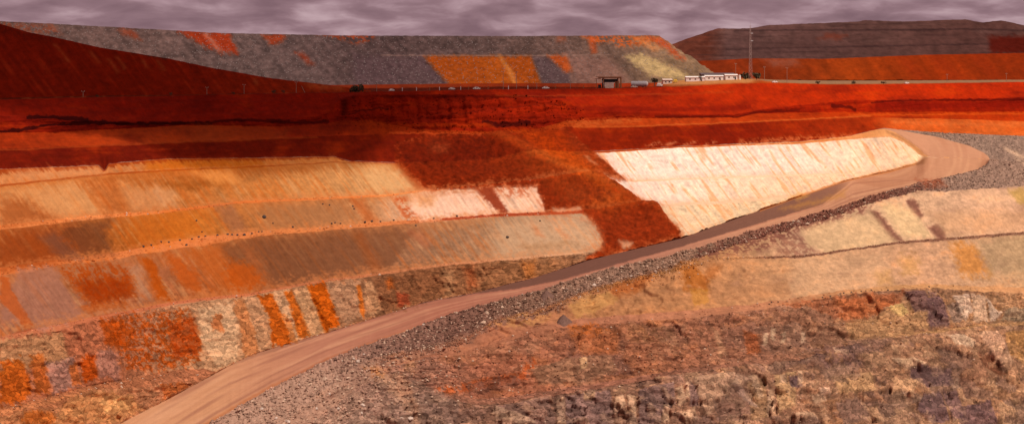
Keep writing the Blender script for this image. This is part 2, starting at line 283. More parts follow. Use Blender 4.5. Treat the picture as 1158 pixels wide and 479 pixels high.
# slope of each band along the line of sight (rise over run), rows, roughness (m), look
#      name, slope, rows, rough, flute, material, part
SEG = [('red_slope', 0.42, 22, 0.35, 0.1, M_RED), ('cliff_face', 1.5, 44, 0.55, 0.3, M_RED), ('berm', 0.16, 20, 0.35, 0.1, M_RED), ('red_slope', 0.66, 38, 0.35, 0.25, M_RED),
       ('gravel_bank', 0.28, 16, 0.4, 0, M_GRAV), ('upper_road', 0.05, 22, 0.0, 0, M_ROAD), ('berm', 0.35, 5, 0.15, 0, M_FACE), ('bench_face', 1.0, 38, 0.4, 0.25, M_FACE),
       ('berm', 0.10, 3, 0.1, 0, M_FACE), ('bench_face', 1.0, 46, 0.45, 0.25, M_FACE), ('berm', 0.08, 4, 0.15, 0, M_FACE), ('bench_face', 1.0, 40, 0.45, 0.25, M_FACE),
       ('berm', 0.08, 7, 0.2, 0, M_FACE), ('bench_face', 1.05, 56, 0.55, 0.25, M_FACE), ('berm', 0.08, 4, 0.2, 0, M_FACE), ('bench_face', 1.5, 76, 0.7, 0.7, M_ROCK),
       ('berm', 0.14, 10, 0.4, 0, M_ROCK), ('bench_face', 1.5, 40, 1.3, 0.5, M_ROCK), ('road', 0.03, 60, 0.0, 0, M_ROAD), ('gravel_bank', 0.30, 30, 0.55, 0.0, M_GRAV),
       ('bench_face', 0.72, 52, 0.5, 0.2, M_LOWF), ('berm', 0.12, 4, 0.2, 0, M_GRAV), ('bench_face', 0.85, 56, 0.8, 0.3, M_LOWF), ('berm', 0.16, 8, 0.3, 0, M_LOWF),
       ('rock_face', 1.0, 76, 0.8, 0.3, M_ROCK), ('berm', 0.14, 7, 0.35, 0, M_ROCK), ('rock_face', 1.25, 120, 0.9, 0.3, M_ROCK)]
q = [(l-HY)/F for l in LN]
DEP = np.interp(PXC, [-200, 200, 450, 700, 900, 1060, 1118, 1158, 1360], [134, 121, 106, 88, 73, 59, 54, 56, 64])
YL = [None]*len(LN); ZL = [None]*len(LN)
YL[iS+1] = DEP/q[iS+1]; ZL[iS+1] = ZC-DEP
SLOPE = [np.full(NC, g_[1]) for g_ in SEG]
SLOPE[18] = np.interp(PXC, [1000, 1040, 1090, 1125, 1200], [0.03, 0.085, 0.085, 0.06, 0.03]); SLOPE[5] = np.full(NC, 0.12)
for i in range(iS, -1, -1):                               # up the wall from the road
    s = SLOPE[i]; YL[i] = (ZC-ZL[i+1]+s*YL[i+1])/(s+q[i]); ZL[i] = ZC-YL[i]*q[i]
for i in range(iS+2, len(LN)):                            # down the wall below the road
    s = SLOPE[i-1]; YL[i] = (ZC-ZL[i-1]+s*YL[i-1])/(s+q[i]); ZL[i] = ZC-YL[i]*q[i]
def smooth_cols(A, sg):
    r = int(3*sg); kx = np.exp(-0.5*(np.arange(-r, r+1)/sg)**2); kx /= kx.sum()
    Ap = np.pad(A, [(0, 0)]*(A.ndim-1)+[(r, r)], mode='edge')
    cs = np.zeros_like(A)
    for j in range(2*r+1): cs += kx[j]*Ap[..., j:j+A.shape[-1]]
    return cs
_yl = np.log(np.array(YL)); _w = ss(960, 1010, PXC)*ss(1200, 1140, PXC)
_yl = np.exp(smooth_cols(_yl, 15)*(1-_w)+smooth_cols(_yl, 34)*_w)
YL = [y for y in _yl]; ZL = [ZC-y*qq for y, qq in zip(YL, q)]
print('rim Y', [int(np.interp(p, PXC, YL[0])) for p in (-150, 0, 200, 400, 600, 800, 1000, 1158, 1300)], 'rim Z', [round(float(np.interp(p, PXC, ZL[0])), 1) for p in (-150, 0, 200, 400, 600, 800, 1000, 1158, 1300)])
print('bottom Z', [int(np.interp(p, PXC, ZL[-1])) for p in (0, 400, 800, 1158)], 'Y', [int(np.interp(p, PXC, YL[-1])) for p in (0, 400, 800, 1158)])

# ---- the survey grid: every band gets its rows, the breaklines stay mesh edges
def worley(x, y, seed=0):
    x0 = np.floor(x).astype(np.int64); y0 = np.floor(y).astype(np.int64)
    best = np.full(x.shape, 9.0, np.float32); sec = best.copy(); cid = np.zeros(x.shape, np.uint32); ox = np.zeros(x.shape, np.float32); oy = ox.copy()
    for a in (-1, 0, 1):
        for b in (-1, 0, 1):
            h = _h(x0+a, y0+b, seed); rx = (h & np.uint32(0xffff)).astype(np.float32)/65536; ry = (h >> np.uint32(16)).astype(np.float32)/65536
            dx = x0+a+rx-x; dy = y0+b+ry-y; d = np.sqrt(dx*dx+dy*dy)
            m = d < best; sec = np.where(m, best, np.minimum(sec, d)); best = np.where(m, d, best); cid = np.where(m, h, cid); ox = np.where(m, dx, ox); oy = np.where(m, dy, oy)
    r = [((cid*np.uint32(k)) >> np.uint32(8)).astype(np.float32)/16777216.0 for k in (2654435761, 2246822519, 3266489917)]
    return best, sec-best, r, ox, oy
rowY, rowPY, rowSeg, rowT, rowSl = [], [], [], [], []
for i, sg in enumerate(SEG):
    n = sg[2]; last = i == len(SEG)-1
    for k in range(n+(1 if last else 0)):
        t = k/n
        if last: t = t**1.25
        py = LN[i]*(1-t)+LN[i+1]*t
        sl_i = np.clip((ZL[i]-ZL[i+1])/np.maximum(YL[i]-YL[i+1], 1e-3), -5, 30); Y = (ZC-ZL[i+1]+sl_i*YL[i+1])/(sl_i+(py-HY)/F); Y = np.clip(Y, np.minimum(YL[i], YL[i+1]), np.maximum(YL[i], YL[i+1]))
        rowY.append(Y); rowPY.append(py); rowSeg.append(i); rowT.append(t)
        rowSl.append(0.5*(math.atan(sg[1])+math.atan(SEG[i-1][1])) if k == 0 and i else math.atan(sg[1]))
YG = np.array(rowY); PYG = np.array(rowPY); PXG = np.repeat(PXC[None, :], len(YG), 0)
SEGR = np.array(rowSeg); TR = np.array(rowT); SLP = np.array(rowSl)
NR = len(YG)
SEGG = np.repeat(SEGR[:, None], NC, 1); TG = np.repeat(TR[:, None], NC, 1)

# red clay that slid over the benches in the middle
SLIDE = [(447, 160), (447, 184), (462, 199), (481, 214.5), (537, 213.5), (552, 211.5), (606, 211.5), (612, 225), (617, 240), (657, 240), (672, 252), (681, 270), (679, 282), (664, 291), (660, 297),
         (700, 287), (771, 271), (771, 262), (752, 243), (744, 232), (728, 230.5), (706, 215), (684, 200.5), (709, 205.5), (690, 188), (673, 172), (655, 158), (640, 143), (600, 149), (545, 150), (490, 150)]
wob = 2.2*fbm(PXG/9, PYG/6, 77, 3)
sl_sd = poly_sd((PXG+wob).astype(np.float32), (PYG+0.7*wob).astype(np.float32), SLIDE)
SLW = ss(2.0, -3.0, sl_sd)*(SEGG >= 3)*(SEGG < iS)
Y1, Z1, Y2, Z2 = YL[3], ZL[3], YL[iS], ZL[iS]
s_l = (Z1-Z2)/(Y1-Y2)
Ylin = (ZC-Z2+s_l*Y2)[None, :]/(s_l[None, :]+(PYG-HY)/F)
Ylin = Ylin*(1-0.0022*ss(0, -14, sl_sd))                     # it lies proud of the benches
YG = YG*(1-SLW)+np.minimum(Ylin, YG+1.0)*SLW
SLG = np.repeat(SLP[:, None], NC, 1)*(1-SLW)+np.arctan(s_l)[None, :]*SLW

# ---- relief
f32 = lambda a: a.astype(np.float32)
px, py = f32(PXG), f32(PYG)
u = px-0.5*py
rough = np.array([s[3] for s in SEG])[SEGG]; flute = np.array([s[4] for s in SEG])[SEGG]
face5 = (SEGG == 15) | (SEGG == 17)
rough = rough*(1-0.5*SLW)
# cliff in the red clay is only ragged in the middle and far left
cl = np.interp(PXC, [-200, 60, 150, 370, 385, 640, 660, 850, 1000, 1360], [0.9, 0.9, 0.45, 0.6, 1.25, 1.25, 0.35, 0.25, 0.45, 0.5])[None, :]
rough = np.where(SEGG == 1, rough*cl, rough)
rough = np.where((SEGG == 2) & (px > 380) & (px < 650), 0.9, rough)
lowx = np.interp(PXC, [-200, 380, 480, 560, 700, 1360], [0.35, 0.45, 0.6, 0.8, 0.8, 1.0])[None, :]
rough = np.where(SEGG >= 24, rough*lowx, rough)
bay = np.where(np.isin(SEGG, (13, 15, 17)), ss(320, 180, px)*1.6, 0)
n_big = fbm(px/26, py/17, 201, 3); n_mid = fbm(px/9, py/6.5, 211, 4, 0.62); n_fin = fbm(px/3.0, py/2.4, 221, 2)
disp = np.where(SEGG >= 24, 0.35*np.abs(noise2(px/4.5+n_mid, py/3.0, 207))*2-0.2, 0)+bay*noise2(px/48, py/60, 205)+rough*(0.75*n_big+0.75*n_mid+0.3*n_fin)
fl = 1-np.abs(noise2(u/6.0, py/40, 231))*2.2; fl2 = 1-np.abs(noise2(u/2.4, py/30, 232))*2.0
env = np.sin(np.pi*np.clip(TG, 0, 1))**0.5
disp += flute*(0.7*fl+0.35*fl2-0.5)*(0.35+0.65*env)*(1-SLW)
cmk = ss(375, 392, px)*ss(660, 630, px)+0.6*ss(20, 60, px)*ss(240, 150, px)+0.35*ss(240, 262, px)*ss(376, 368, px)
cn = noise2((px+2.0*n_mid)/15, py/40, 261); cn2 = noise2((px+1*n_mid)/6, py/26, 262); led = fbm(px/75, (py-b0[None, :])/6.5, 263, 2)
disp += np.where(SEGG == 1, 0.5*cmk*(2.6*ss(-0.15, 0.25, cn)+0.9*ss(-0.1, 0.2, cn2)+2.4*ss(-0.1, 0.18, led)-2.8)*np.clip(TG*7, 0, 1)*np.clip((1.05-TG)*6, 0, 1), 0)
rx_ = np.interp(px, [548, 604, 652, 700, 742, 790], [152, 173, 193, 214, 234, 258]); rd = (py-rx_)*0.9
disp += SLW*(np.interp(rd, [-40, -14, 0, 30, 60], [0.0, 1.6, 4.6, 1.0, 0.0])*ss(540, 575, px)*ss(775, 735, px)+0.9*n_mid+0.5*n_big)
# strata: thin ledges following the bedding
led2 = fbm(px/80+0.3*n_big, (py+0.06*px)/7.5, 271, 3); lw = np.select([SEGG == 26, SEGG == 24, SEGG == 22, face5, np.isin(SEGG, (0, 1, 3))], [1.4, 0.8, 0.3, 0.3, 0.45], 0.0)
disp += lw*(ss(-0.12, 0.12, led2)-0.5)*np.clip(TG*8, 0, 1)*np.clip((1-TG)*8, 0, 1)*(1-SLW)
# broken blocks on the rock faces
blk = face5 | (SEGG >= 22)
bi = np.nonzero(blk.ravel())[0]
bx, by = px.ravel()[bi], py.ravel()[bi]
wx = bx+6.0*n_mid.ravel()[bi]+7*n_big.ravel()[bi]; wy = by+4.0*n_mid.ravel()[bi]-5*n_big.ravel()[bi]
ca, sa = math.cos(0.42), math.sin(0.42)
def cells(sx, sy, seed):
    return worley((ca*wx+sa*wy)/sx, (-sa*wx+ca*wy)/sy, seed)
F1, E1, r1, ox1, oy1 = cells(30, 15, 5); F2, E2, r2, ox2, oy2 = cells(11, 6.5, 9)
d1 = (r1[0]-0.5)*2.0+(ox1*(r1[1]-0.5)+oy1*(r1[2]-0.5)*1.6)*1.8-0.7*ss(0.14, 0.0, E1)
d2 = (r2[0]-0.5)*1.2+(ox2*(r2[1]-0.5)+oy2*(r2[2]-0.5))*1.6-0.35*ss(0.16, 0.0, E2)
amp = np.interp(bx, [-200, 380, 480, 640, 1360], [0.9, 0.8, 0.7, 1.1, 1.3])
sgb = SEGG.ravel()[bi]
amp = 0.85*amp*np.where(sgb == 26, 1.25, np.where(sgb == 24, np.interp(bx, [500, 850, 960], [0.35, 0.6, 1.0]), np.where(sgb == 22, np.interp(bx, [500, 600, 780, 900], [0.6, 0.7, 0.4, 0.12]), np.where(sgb == 1, 1.0, np.where(sgb == 15, np.interp(bx, [100, 200, 700], [0.75, 0.45, 0.4]), np.where(sgb == 17, 0.9, 0.15))))))
db = np.zeros(disp.size, np.float32); db[bi] = amp*(d1*1.55+d2*0.35)
db = db.reshape(disp.shape)
for _ in range(1):
    db = np.pad(db, 1, mode='edge'); db = (db[:-2, 1:-1]+db[2:, 1:-1]+db[1:-1, :-2]+db[1:-1, 2:]+2*db[1:-1, 1:-1])/6
disp += db*np.clip(0.25+env, 0, 1)
CELL = np.zeros((disp.size, 4), np.float32); CELL[bi, 0] = r1[0]; CELL[bi, 1] = r2[0]; CELL[bi, 2] = r1[1]; CELL[bi, 3] = E1
# slabs, plugs and facets standing out of the rock wall: outline, colour, how far they stand out
CRM, MAU, WHT = (210, 166, 128), (134, 102, 92), (232, 196, 164)
SLABS = [([(640, 446), (690, 440), (694, 470), (690, 520), (640, 520)], MAU, -0.5), ([(722, 440), (762, 432), (764, 456), (748, 470), (748, 500), (722, 500)], MAU, 0.9), ([(780, 428), (790, 440), (790, 458), (780, 458)], MAU, -0.5),
  ([(560, 458), (620, 450), (628, 470), (626, 500), (560, 500)], (146, 108, 90), 0.6), ([(784, 426), (830, 420), (850, 428), (820, 450), (800, 470), (790, 450)], (184, 142, 110), 1.0), ([(845, 430), (866, 426), (868, 470), (850, 474)], (176, 132, 92), -0.6), ([(876, 424), (900, 420), (900, 460), (880, 468)], (186, 144, 100), 1.0),
  ([(695, 450), (705, 446), (708, 458), (700, 466), (694, 462)], CRM, 1.2), ([(709, 446), (718, 448), (720, 480), (712, 484)], CRM, 1.4), ([(764, 440), (772, 436), (776, 452), (768, 460)], CRM, 1.2), ([(750, 456), (757, 456), (756, 478), (749, 478)], CRM, 1.2), ([(776, 432), (779, 432), (780, 450), (776, 450)], CRM, 0.8),
  ([(770, 470), (785, 460), (790, 472), (776, 480)], CRM, 1.4), ([(560, 458), (585, 466), (606, 476), (596, 482), (570, 474), (556, 466)], CRM, 1.0), ([(629, 450), (638, 448), (640, 478), (630, 482)], CRM, 1.2), ([(832, 428), (856, 456), (858, 460), (848, 456), (828, 436)], (212, 170, 140), 1.0), ([(846, 424), (856, 422), (864, 448), (858, 450)], CRM, 1.0),
  ([(868, 442), (876, 440), (876, 466), (868, 468)], CRM, 1.0), ([(882, 424), (890, 424), (890, 434), (882, 434)], CRM, 1.2), ([(892, 426), (906, 424), (908, 438), (894, 438)], (112, 84, 84), -0.6), ([(916, 446), (930, 444), (936, 452), (922, 456)], CRM, 1.5), ([(902, 420), (908, 420), (908, 434), (902, 436)], CRM, 1.2), ([(898, 470), (920, 464), (926, 474), (902, 480)], CRM, 1.5), ([(925, 440), (938, 440), (940, 446), (928, 446)], (214, 170, 136), 1.3),
  ([(1074, 428), (1084, 426), (1088, 438), (1078, 440)], CRM, 1.2), ([(1018, 440), (1046, 448), (1044, 452), (1020, 448)], CRM, 1.0), ([(940, 392), (960, 395), (958, 400), (944, 398)], CRM, 0.8), ([(660, 442), (674, 440), (672, 450), (660, 452)], (184, 142, 104), 0.8), ([(880, 480), (900, 478), (905, 500), (880, 505)], MAU, 0.8),
  ([(1078, 333), (1096, 331), (1100, 352), (1092, 364), (1084, 352)], WHT, 1.3), ([(1098, 331), (1114, 333), (1118, 362), (1102, 365)], (226, 184, 146), 0.8), ([(1115, 335), (1134, 356), (1121, 363)], WHT, 1.5), ([(1070, 344), (1082, 342), (1090, 362), (1078, 366)], (148, 118, 98), -0.5), ([(1140, 350), (1158, 348), (1164, 362), (1132, 362)], (150, 124, 96), 1.0),
  ([(1070, 378), (1090, 378), (1104, 386), (1100, 393), (1082, 390)], (230, 190, 150), 1.4), ([(1008, 404), (1030, 405), (1048, 412), (1050, 418), (1020, 414)], (228, 184, 142), 1.4), ([(1030, 414), (1075, 416), (1078, 432), (1050, 436), (1030, 426)], (108, 80, 78), -0.8), ([(1090, 404), (1115, 402), (1118, 430), (1094, 440), (1084, 430)], (180, 126, 92), 1.0), ([(1104, 396), (1120, 400), (1140, 420), (1130, 424), (1112, 410)], (128, 76, 52), -1.0),
  ([(1106, 376), (1130, 374), (1148, 412), (1134, 418)], (196, 150, 116), 1.2), ([(1136, 376), (1160, 372), (1200, 380), (1170, 420), (1142, 400)], (200, 142, 82), 0.9), ([(1044, 446), (1064, 441), (1074, 474), (1056, 480), (1036, 462)], (118, 88, 86), 1.2), ([(1066, 441), (1082, 440), (1092, 470), (1078, 476)], (128, 94, 88), 0.4), ([(1086, 460), (1120, 452), (1128, 479), (1084, 490)], (112, 82, 80), 0.9),
  ([(1012, 426), (1040, 430), (1030, 452), (1008, 448)], (196, 148, 106), 0.8), ([(940, 424), (985, 420), (990, 442), (950, 446)], (188, 142, 98), 0.9), ([(1024, 330), (1046, 329), (1052, 350), (1034, 352)], (124, 88, 80), 0.5), ([(1048, 338), (1066, 336), (1074, 368), (1052, 370)], (114, 82, 78), 0.8), ([(1006, 346), (1020, 342), (1028, 356), (1020, 360), (1008, 354)], (206, 166, 104), 1.0),
  ([(945, 455), (975, 448), (985, 470), (955, 480)], (150, 112, 92), -0.7), ([(975, 400), (1000, 396), (1004, 412), (980, 416)], (170, 126, 92), 0.7), ([(1100, 440), (1150, 425), (1160, 445), (1120, 452)], (176, 126, 88), 0.8), ([(1130, 455), (1165, 448), (1170, 480), (1132, 482)], (182, 138, 100), 0.8), ([(990, 455), (1030, 456), (1034, 480), (1000, 484)], (168, 126, 96), 0.8),
  ([(600, 418), (640, 404), (690, 402), (700, 420), (660, 432), (610, 434)], (150, 104, 76), 0.8), ([(655, 406), (663, 404), (665, 416), (657, 418)], (212, 164, 116), 0.8)]
sb = np.zeros(disp.size, np.float32); pxf, pyf = px.ravel(), py.ravel(); nm, nf = n_mid.ravel(), n_fin.ravel()
for pts, c, h in SLABS:
    A_ = np.asarray(pts); k = np.nonzero((pxf > A_[:, 0].min()-6) & (pxf < A_[:, 0].max()+6) & (pyf > A_[:, 1].min()-6) & (pyf < A_[:, 1].max()+6) & (SEGG.ravel() >= 22))[0]
    if k.size: d_ = poly_sd(pxf[k], pyf[k], pts)+1.5*nm[k]+0.8*nf[k]; sb[k] += h*ss(0.9, -0.9, d_)*(0.75+0.25*np.clip(-d_/6, 0, 1))
disp += sb.reshape(disp.shape)
# windrow along the outer road edge, gravel relief
wr = np.clip(1-np.abs(TG-0.14)/0.14, 0, 1)
disp += np.where(SEGG == 19, (1.2*wr*np.clip((PXG-200)/120, 0.3, 1)+0.9*n_mid*ss(0.0, 0.2, TG)), 0)
disp += np.where(SEGG == 18, 0.10*noise2((py-RL[None, :])/1.8, px/160, 241)*ss(0, 0.06, TG)*ss(1.0, 0.94, TG), 0)
# steep dumped gravel at the bottom left: rills
gl = ss(480, 420, px)*(SEGG >= 19)
rl = 1-np.abs(noise2((px-0.85*py)/7.5, py/70, 251))*2.2
disp += gl*(0.3*rl+0.3*n_fin+1.1*fbm((px-1.1*py)/26, py/50, 253, 3))
disp = np.where((SEGG == 18) | (SEGG == 5), np.clip(disp, -0.15, 0.15), disp)
for i in (5, 18):                                            # keep the road edges clean
    for rr in (np.nonzero(SEGR == i)[0].min(), np.nonzero(SEGR == i)[0].max()+1): disp[rr] *= 0.25
thin = (np.array([LN[i+1]-LN[i] for i in range(len(SEG))])[SEGR] < 0.1)
disp = np.where(thin & (px > 1110), 0.2*n_mid, np.where(thin & (px > 1036), 0.0, disp))
hx = (PXG-HX)/F; ln = np.sqrt(1+hx*hx)
X = hx*YG; Z = ZC-(PYG-HY)/F*YG
sn, cs = np.sin(SLG), np.cos(SLG)
X = X-disp*sn*hx/ln; Yw = YG-disp*sn/ln; Z = Z+disp*cs
VG = np.stack([X, Yw, Z], -1).reshape(-1, 3)

# strike and dip coordinates of the wall in metres (the fall line of the benches), for streaks of wash
DIP = np.stack([(PXG-0.75*PYG)*0.42, PYG*0.42, 0*PXG], -1).reshape(-1, 3).astype(np.float32)
# ---- soil colours
P = Paint(PXG, PYG); SG = SEGG.ravel(); TT = f32(TG.ravel()); slw = f32(SLW.ravel())
sm = lambda *ids: np.isin(SG, ids)
def keys(ids, ks): P.keys(sm(*ids), ks)
keys([0], [(-200, (150, 34, 6)), (380, (158, 38, 6)), (640, (165, 42, 6)), (830, (182, 54, 6)), (960, (190, 56, 4)), (1360, (186, 51, 4))])
keys([1], [(-200, (118, 24, 5)), (380, (152, 36, 6)), (640, (158, 40, 6)), (760, (146, 36, 5)), (1000, (162, 40, 4)), (1360, (156, 37, 4))])
keys([2], [(-200, (165, 48, 10)), (240, (182, 78, 26)), (330, (165, 52, 12)), (420, (165, 55, 12)), (640, (190, 84, 28)), (960, (186, 66, 12)), (1360, (196, 66, 10))])
keys([3], [(-200, (118, 30, 10)), (250, (122, 32, 10)), (450, (128, 36, 10)), (640, (150, 46, 10)), (830, (135, 36, 8)), (985, (170, 62, 16)), (1010, (210, 110, 45)), (1158, (222, 128, 58)), (1360, (222, 128, 60))])
keys([4], [(-200, (130, 100, 85)), (1360, (150, 122, 102))])
keys([6], [(-200, (150, 60, 20)), (640, (165, 65, 22)), (760, (185, 84, 35)), (960, (210, 128, 66)), (1000, (228, 158, 96)), (1360, (228, 158, 96))])
keys([7], [(-200, (192, 128, 82)), (150, (196, 126, 76)), (200, (190, 106, 42)), (300, (196, 112, 48)), (440, (200, 135, 80)), (600, (225, 165, 115)), (680, (250, 217, 188)), (900, (252, 219, 192)), (1040, (248, 208, 165)), (1360, (200, 150, 110))])
keys([8], [(-200, (170, 90, 48)), (300, (170, 80, 28)), (440, (175, 100, 50)), (1360, (240, 190, 150))])
keys([9], [(-200, (196, 134, 86)), (120, (196, 134, 84)), (200, (182, 112, 58)), (300, (186, 122, 68)), (440, (200, 150, 98)), (620, (235, 185, 140)), (690, (252, 222, 196)), (900, (252, 219, 192)), (1040, (246, 206, 160)), (1360, (200, 150, 110))])
keys([10], [(-200, (192, 116, 68)), (120, (208, 132, 80)), (200, (188, 106, 56)), (440, (198, 120, 66)), (640, (230, 175, 130)), (760, (245, 200, 160)), (1360, (235, 185, 140))])
keys([11], [(-200, (158, 80, 38)), (60, (140, 76, 42)), (130, (166, 96, 44)), (200, (186, 108, 40)), (290, (172, 112, 66)), (420, (182, 128, 84)), (470, (225, 180, 145)), (610, (236, 190, 156)), (690, (250, 220, 196)), (900, (246, 206, 165)), (1360, (210, 160, 120))])
keys([12], [(-200, (178, 98, 52)), (200, (196, 120, 72)), (420, (190, 118, 70)), (560, (168, 92, 56)), (660, (175, 105, 65)), (760, (235, 190, 150)), (1360, (220, 170, 130))])
keys([13], [(-200, (158, 104, 80)), (130, (158, 104, 76)), (240, (160, 92, 52)), (300, (120, 76, 52)), (440, (138, 94, 66)), (560, (164, 124, 90)), (680, (188, 148, 112)), (770, (235, 202, 160)), (900, (230, 196, 150)), (1360, (200, 150, 110))])
keys([14], [(-200, (160, 98, 66)), (200, (168, 96, 62)), (400, (172, 104, 66)), (660, (180, 130, 92)), (1360, (170, 120, 90))])
keys([15], [(-200, (158, 100, 70)), (120, (160, 92, 60)), (230, (176, 130, 92)), (330, (172, 122, 84)), (430, (132, 86, 56)), (620, (146, 96, 60)), (680, (150, 104, 74)), (1360, (150, 104, 74))])
keys([16], [(-200, (176, 106, 62)), (240, (168, 104, 70)), (1360, (160, 100, 70))])
keys([17], [(-200, (172, 108, 62)), (240, (168, 110, 76)), (1360, (150, 100, 74))])
keys([18], [(-200, (206, 152, 108)), (250, (200, 144, 104)), (360, (180, 122, 94)), (500, (170, 108, 84)), (700, (176, 118, 94)), (850, (196, 140, 106)), (1000, (196, 140, 103)), (1360, (196, 140, 103))])
keys([5], [(-200, (192, 136, 102)), (1360, (196, 140, 104))])
keys([19], [(-200, (176, 140, 114)), (330, (166, 126, 104)), (430, (142, 104, 86)), (520, (124, 86, 70)), (600, (134, 98, 78)), (700, (150, 114, 92)), (800, (152, 114, 90)), (880, (136, 88, 70)), (1000, (130, 84, 66)), (1060, (150, 118, 98)), (1360, (156, 124, 102))])
keys([20], [(-200, (165, 126, 104)), (430, (160, 116, 92)), (560, (158, 102, 76)), (700, (180, 122, 72)), (800, (186, 130, 82)), (900, (206, 160, 122)), (1000, (216, 172, 130)), (1158, (218, 168, 130)), (1360, (218, 168, 130))])
keys([21], [(-200, (150, 108, 86)), (560, (158, 102, 76)), (700, (180, 122, 74)), (830, (186, 130, 84)), (880, (150, 100, 74)), (1360, (150, 112, 86))])
keys([22], [(-200, (165, 126, 104)), (430, (170, 122, 96)), (560, (172, 108, 78)), (680, (182, 124, 80)), (800, (188, 130, 84)), (920, (204, 154, 110)), (1050, (206, 156, 116)), (1158, (194, 152, 110)), (1360, (194, 152, 110))])
keys([23], [(-200, (165, 126, 104)), (560, (170, 108, 78)), (680, (178, 116, 84)), (850, (186, 124, 88)), (1000, (200, 146, 96)), (1158, (206, 148, 98)), (1360, (206, 148, 98))])
keys([24], [(-200, (160, 122, 102)), (430, (164, 120, 98)), (560, (168, 102, 72)), (700, (166, 104, 72)), (850, (160, 106, 78)), (960, (160, 112, 80)), (1158, (176, 130, 90)), (1360, (176, 130, 90))])
keys([25], [(-200, (160, 122, 102)), (500, (150, 100, 76)), (700, (156, 102, 78)), (900, (150, 102, 76)), (1050, (180, 132, 88)), (1360, (180, 132, 90))])
keys([26], [(-200, (168, 132, 110)), (430, (152, 116, 98)), (560, (150, 106, 82)), (800, (154, 110, 84)), (1000, (164, 118, 86)), (1360, (170, 122, 88))])
allv = np.ones(P.px.size, bool)
W_ = dict
# general variation: streaks down the faces, clouding elsewhere
faces = sm(7, 9, 11, 13)
def mul(m, f): P.C[m] *= f[m][:, None]
mul(faces, 1+0.08*P.st1+0.09*P.st2+0.10*P.fb1+0.05*P.fb3+0.05*P.fb2)
k = np.nonzero(faces)[0]; P.mix(k, ss(0.1, 0.75, P.st2[k]+0.5*P.st1[k]+0.3*P.fb2[k])*np.interp(P.px[k], [0, 440, 680, 1040], [0.5, 0.42, 0.34, 0.34])*ss(700, 520, P.px[k]+0*k), (170, 84, 30))
k = np.nonzero(faces & (P.px > 620))[0]; P.mix(k, ss(0.15, 0.8, P.st2[k]+0.6*P.st1[k]+0.5*P.fb2[k])*0.6, (222, 142, 84))
k = np.nonzero(faces & (P.px > 620))[0]; P.mix(k, ss(0.55, 1.1, P.st1[k]+0.8*P.fb1[k])*0.5, (205, 140, 95))
k = np.nonzero(faces & (P.px < 620))[0]; P.mix(k, ss(0.2, 0.9, -P.st2[k]+0.5*P.st1[k]+0.4*P.fb2[k])*0.4, (206, 156, 108))
reds = sm(0, 1, 2, 3)
mul(reds, 1+0.10*P.fb1+0.12*P.fb2+0.05*P.st1)
k = np.nonzero(reds)[0]; P.mix(k, ss(0.15, 0.8, P.fb2[k]+0.5*fbm(P.px[k]/60, P.py[k]/4.5, 301, 3))*0.35, (205, 84, 18))
k = np.nonzero(reds)[0]; P.mix(k, ss(0.1, 0.9, -P.fb2[k]+0.6*fbm(P.px[k]/70, P.py[k]/4.0, 311, 3))*0.35, (112, 20, 4))
rest = sm(15, 16, 17, 20, 21, 22, 23, 24, 25, 26)
mul(rest, 1+0.10*P.fb1+0.08*P.fb2+0.06*P.fb3)
lowm = sm(20, 22, 24, 26)
k = np.nonzero(lowm)[0]
P.mix(k, ss(0.1, 0.9, P.fb2[k]+0.5*P.fb1[k])*0.3, (190, 116, 60)); P.mix(k, ss(0.2, 0.9, -P.fb2[k]+0.6*P.fb1[k])*0.3, (130, 92, 76))
mul(sm(4, 19), 1+0.10*P.fb1+0.22*P.fb3)

k = np.nonzero(sm(7) & (P.px < 450))[0]; P.mix(k, 0.8*ss(0.34, 0.10, TT[k]+0.28*P.st1[k]+0.2*P.st2[k]), (150, 58, 20))
k = np.nonzero(sm(9) & (P.px < 450))[0]; P.mix(k, 0.5*ss(0.30, 0.02, TT[k]+0.30*P.st1[k]+0.25*P.st2[k]), (180, 92, 34))
k = np.nonzero(sm(11, 13) & (P.px < 560))[0]; P.mix(k, 0.4*ss(0.30, 0.02, TT[k]+0.30*P.st1[k]+0.25*P.st2[k]), (196, 118, 62))
k = np.nonzero(sm(7) & (P.px > 670))[0]; P.mix(k, 0.6*ss(0.16, 0.02, TT[k]+0.16*P.st1[k]+0.1*P.st2[k]), (214, 128, 70))
# shards and seams in the slate
ra = P.px*0.90+P.py*0.44; rb = -P.px*0.44+P.py*0.90
k = np.nonzero(sm(24, 26) & (P.px > 520))[0]; wv = np.interp(P.px[k], [520, 700, 900, 1158], [0.35, 0.7, 1, 1])*np.where(SG[k] == 26, 1, 0.5)
P.mix(k, wv*0.4*ss(0.5, 0.62, fbm(ra[k]/15, rb[k]/4.2, 901, 3)), (204, 160, 120)); P.mix(k, wv*0.4*ss(0.38, 0.5, fbm(ra[k]/24+7, rb[k]/9, 911, 3)), (130, 98, 86)); P.mix(k, wv*0.55*ss(0.55, 0.68, fbm(ra[k]/11+3, rb[k]/2.6, 921, 3)), (84, 56, 46))
# ---- stains, seams and spills with their own shape, plus painted light and shade
pt = P.patch
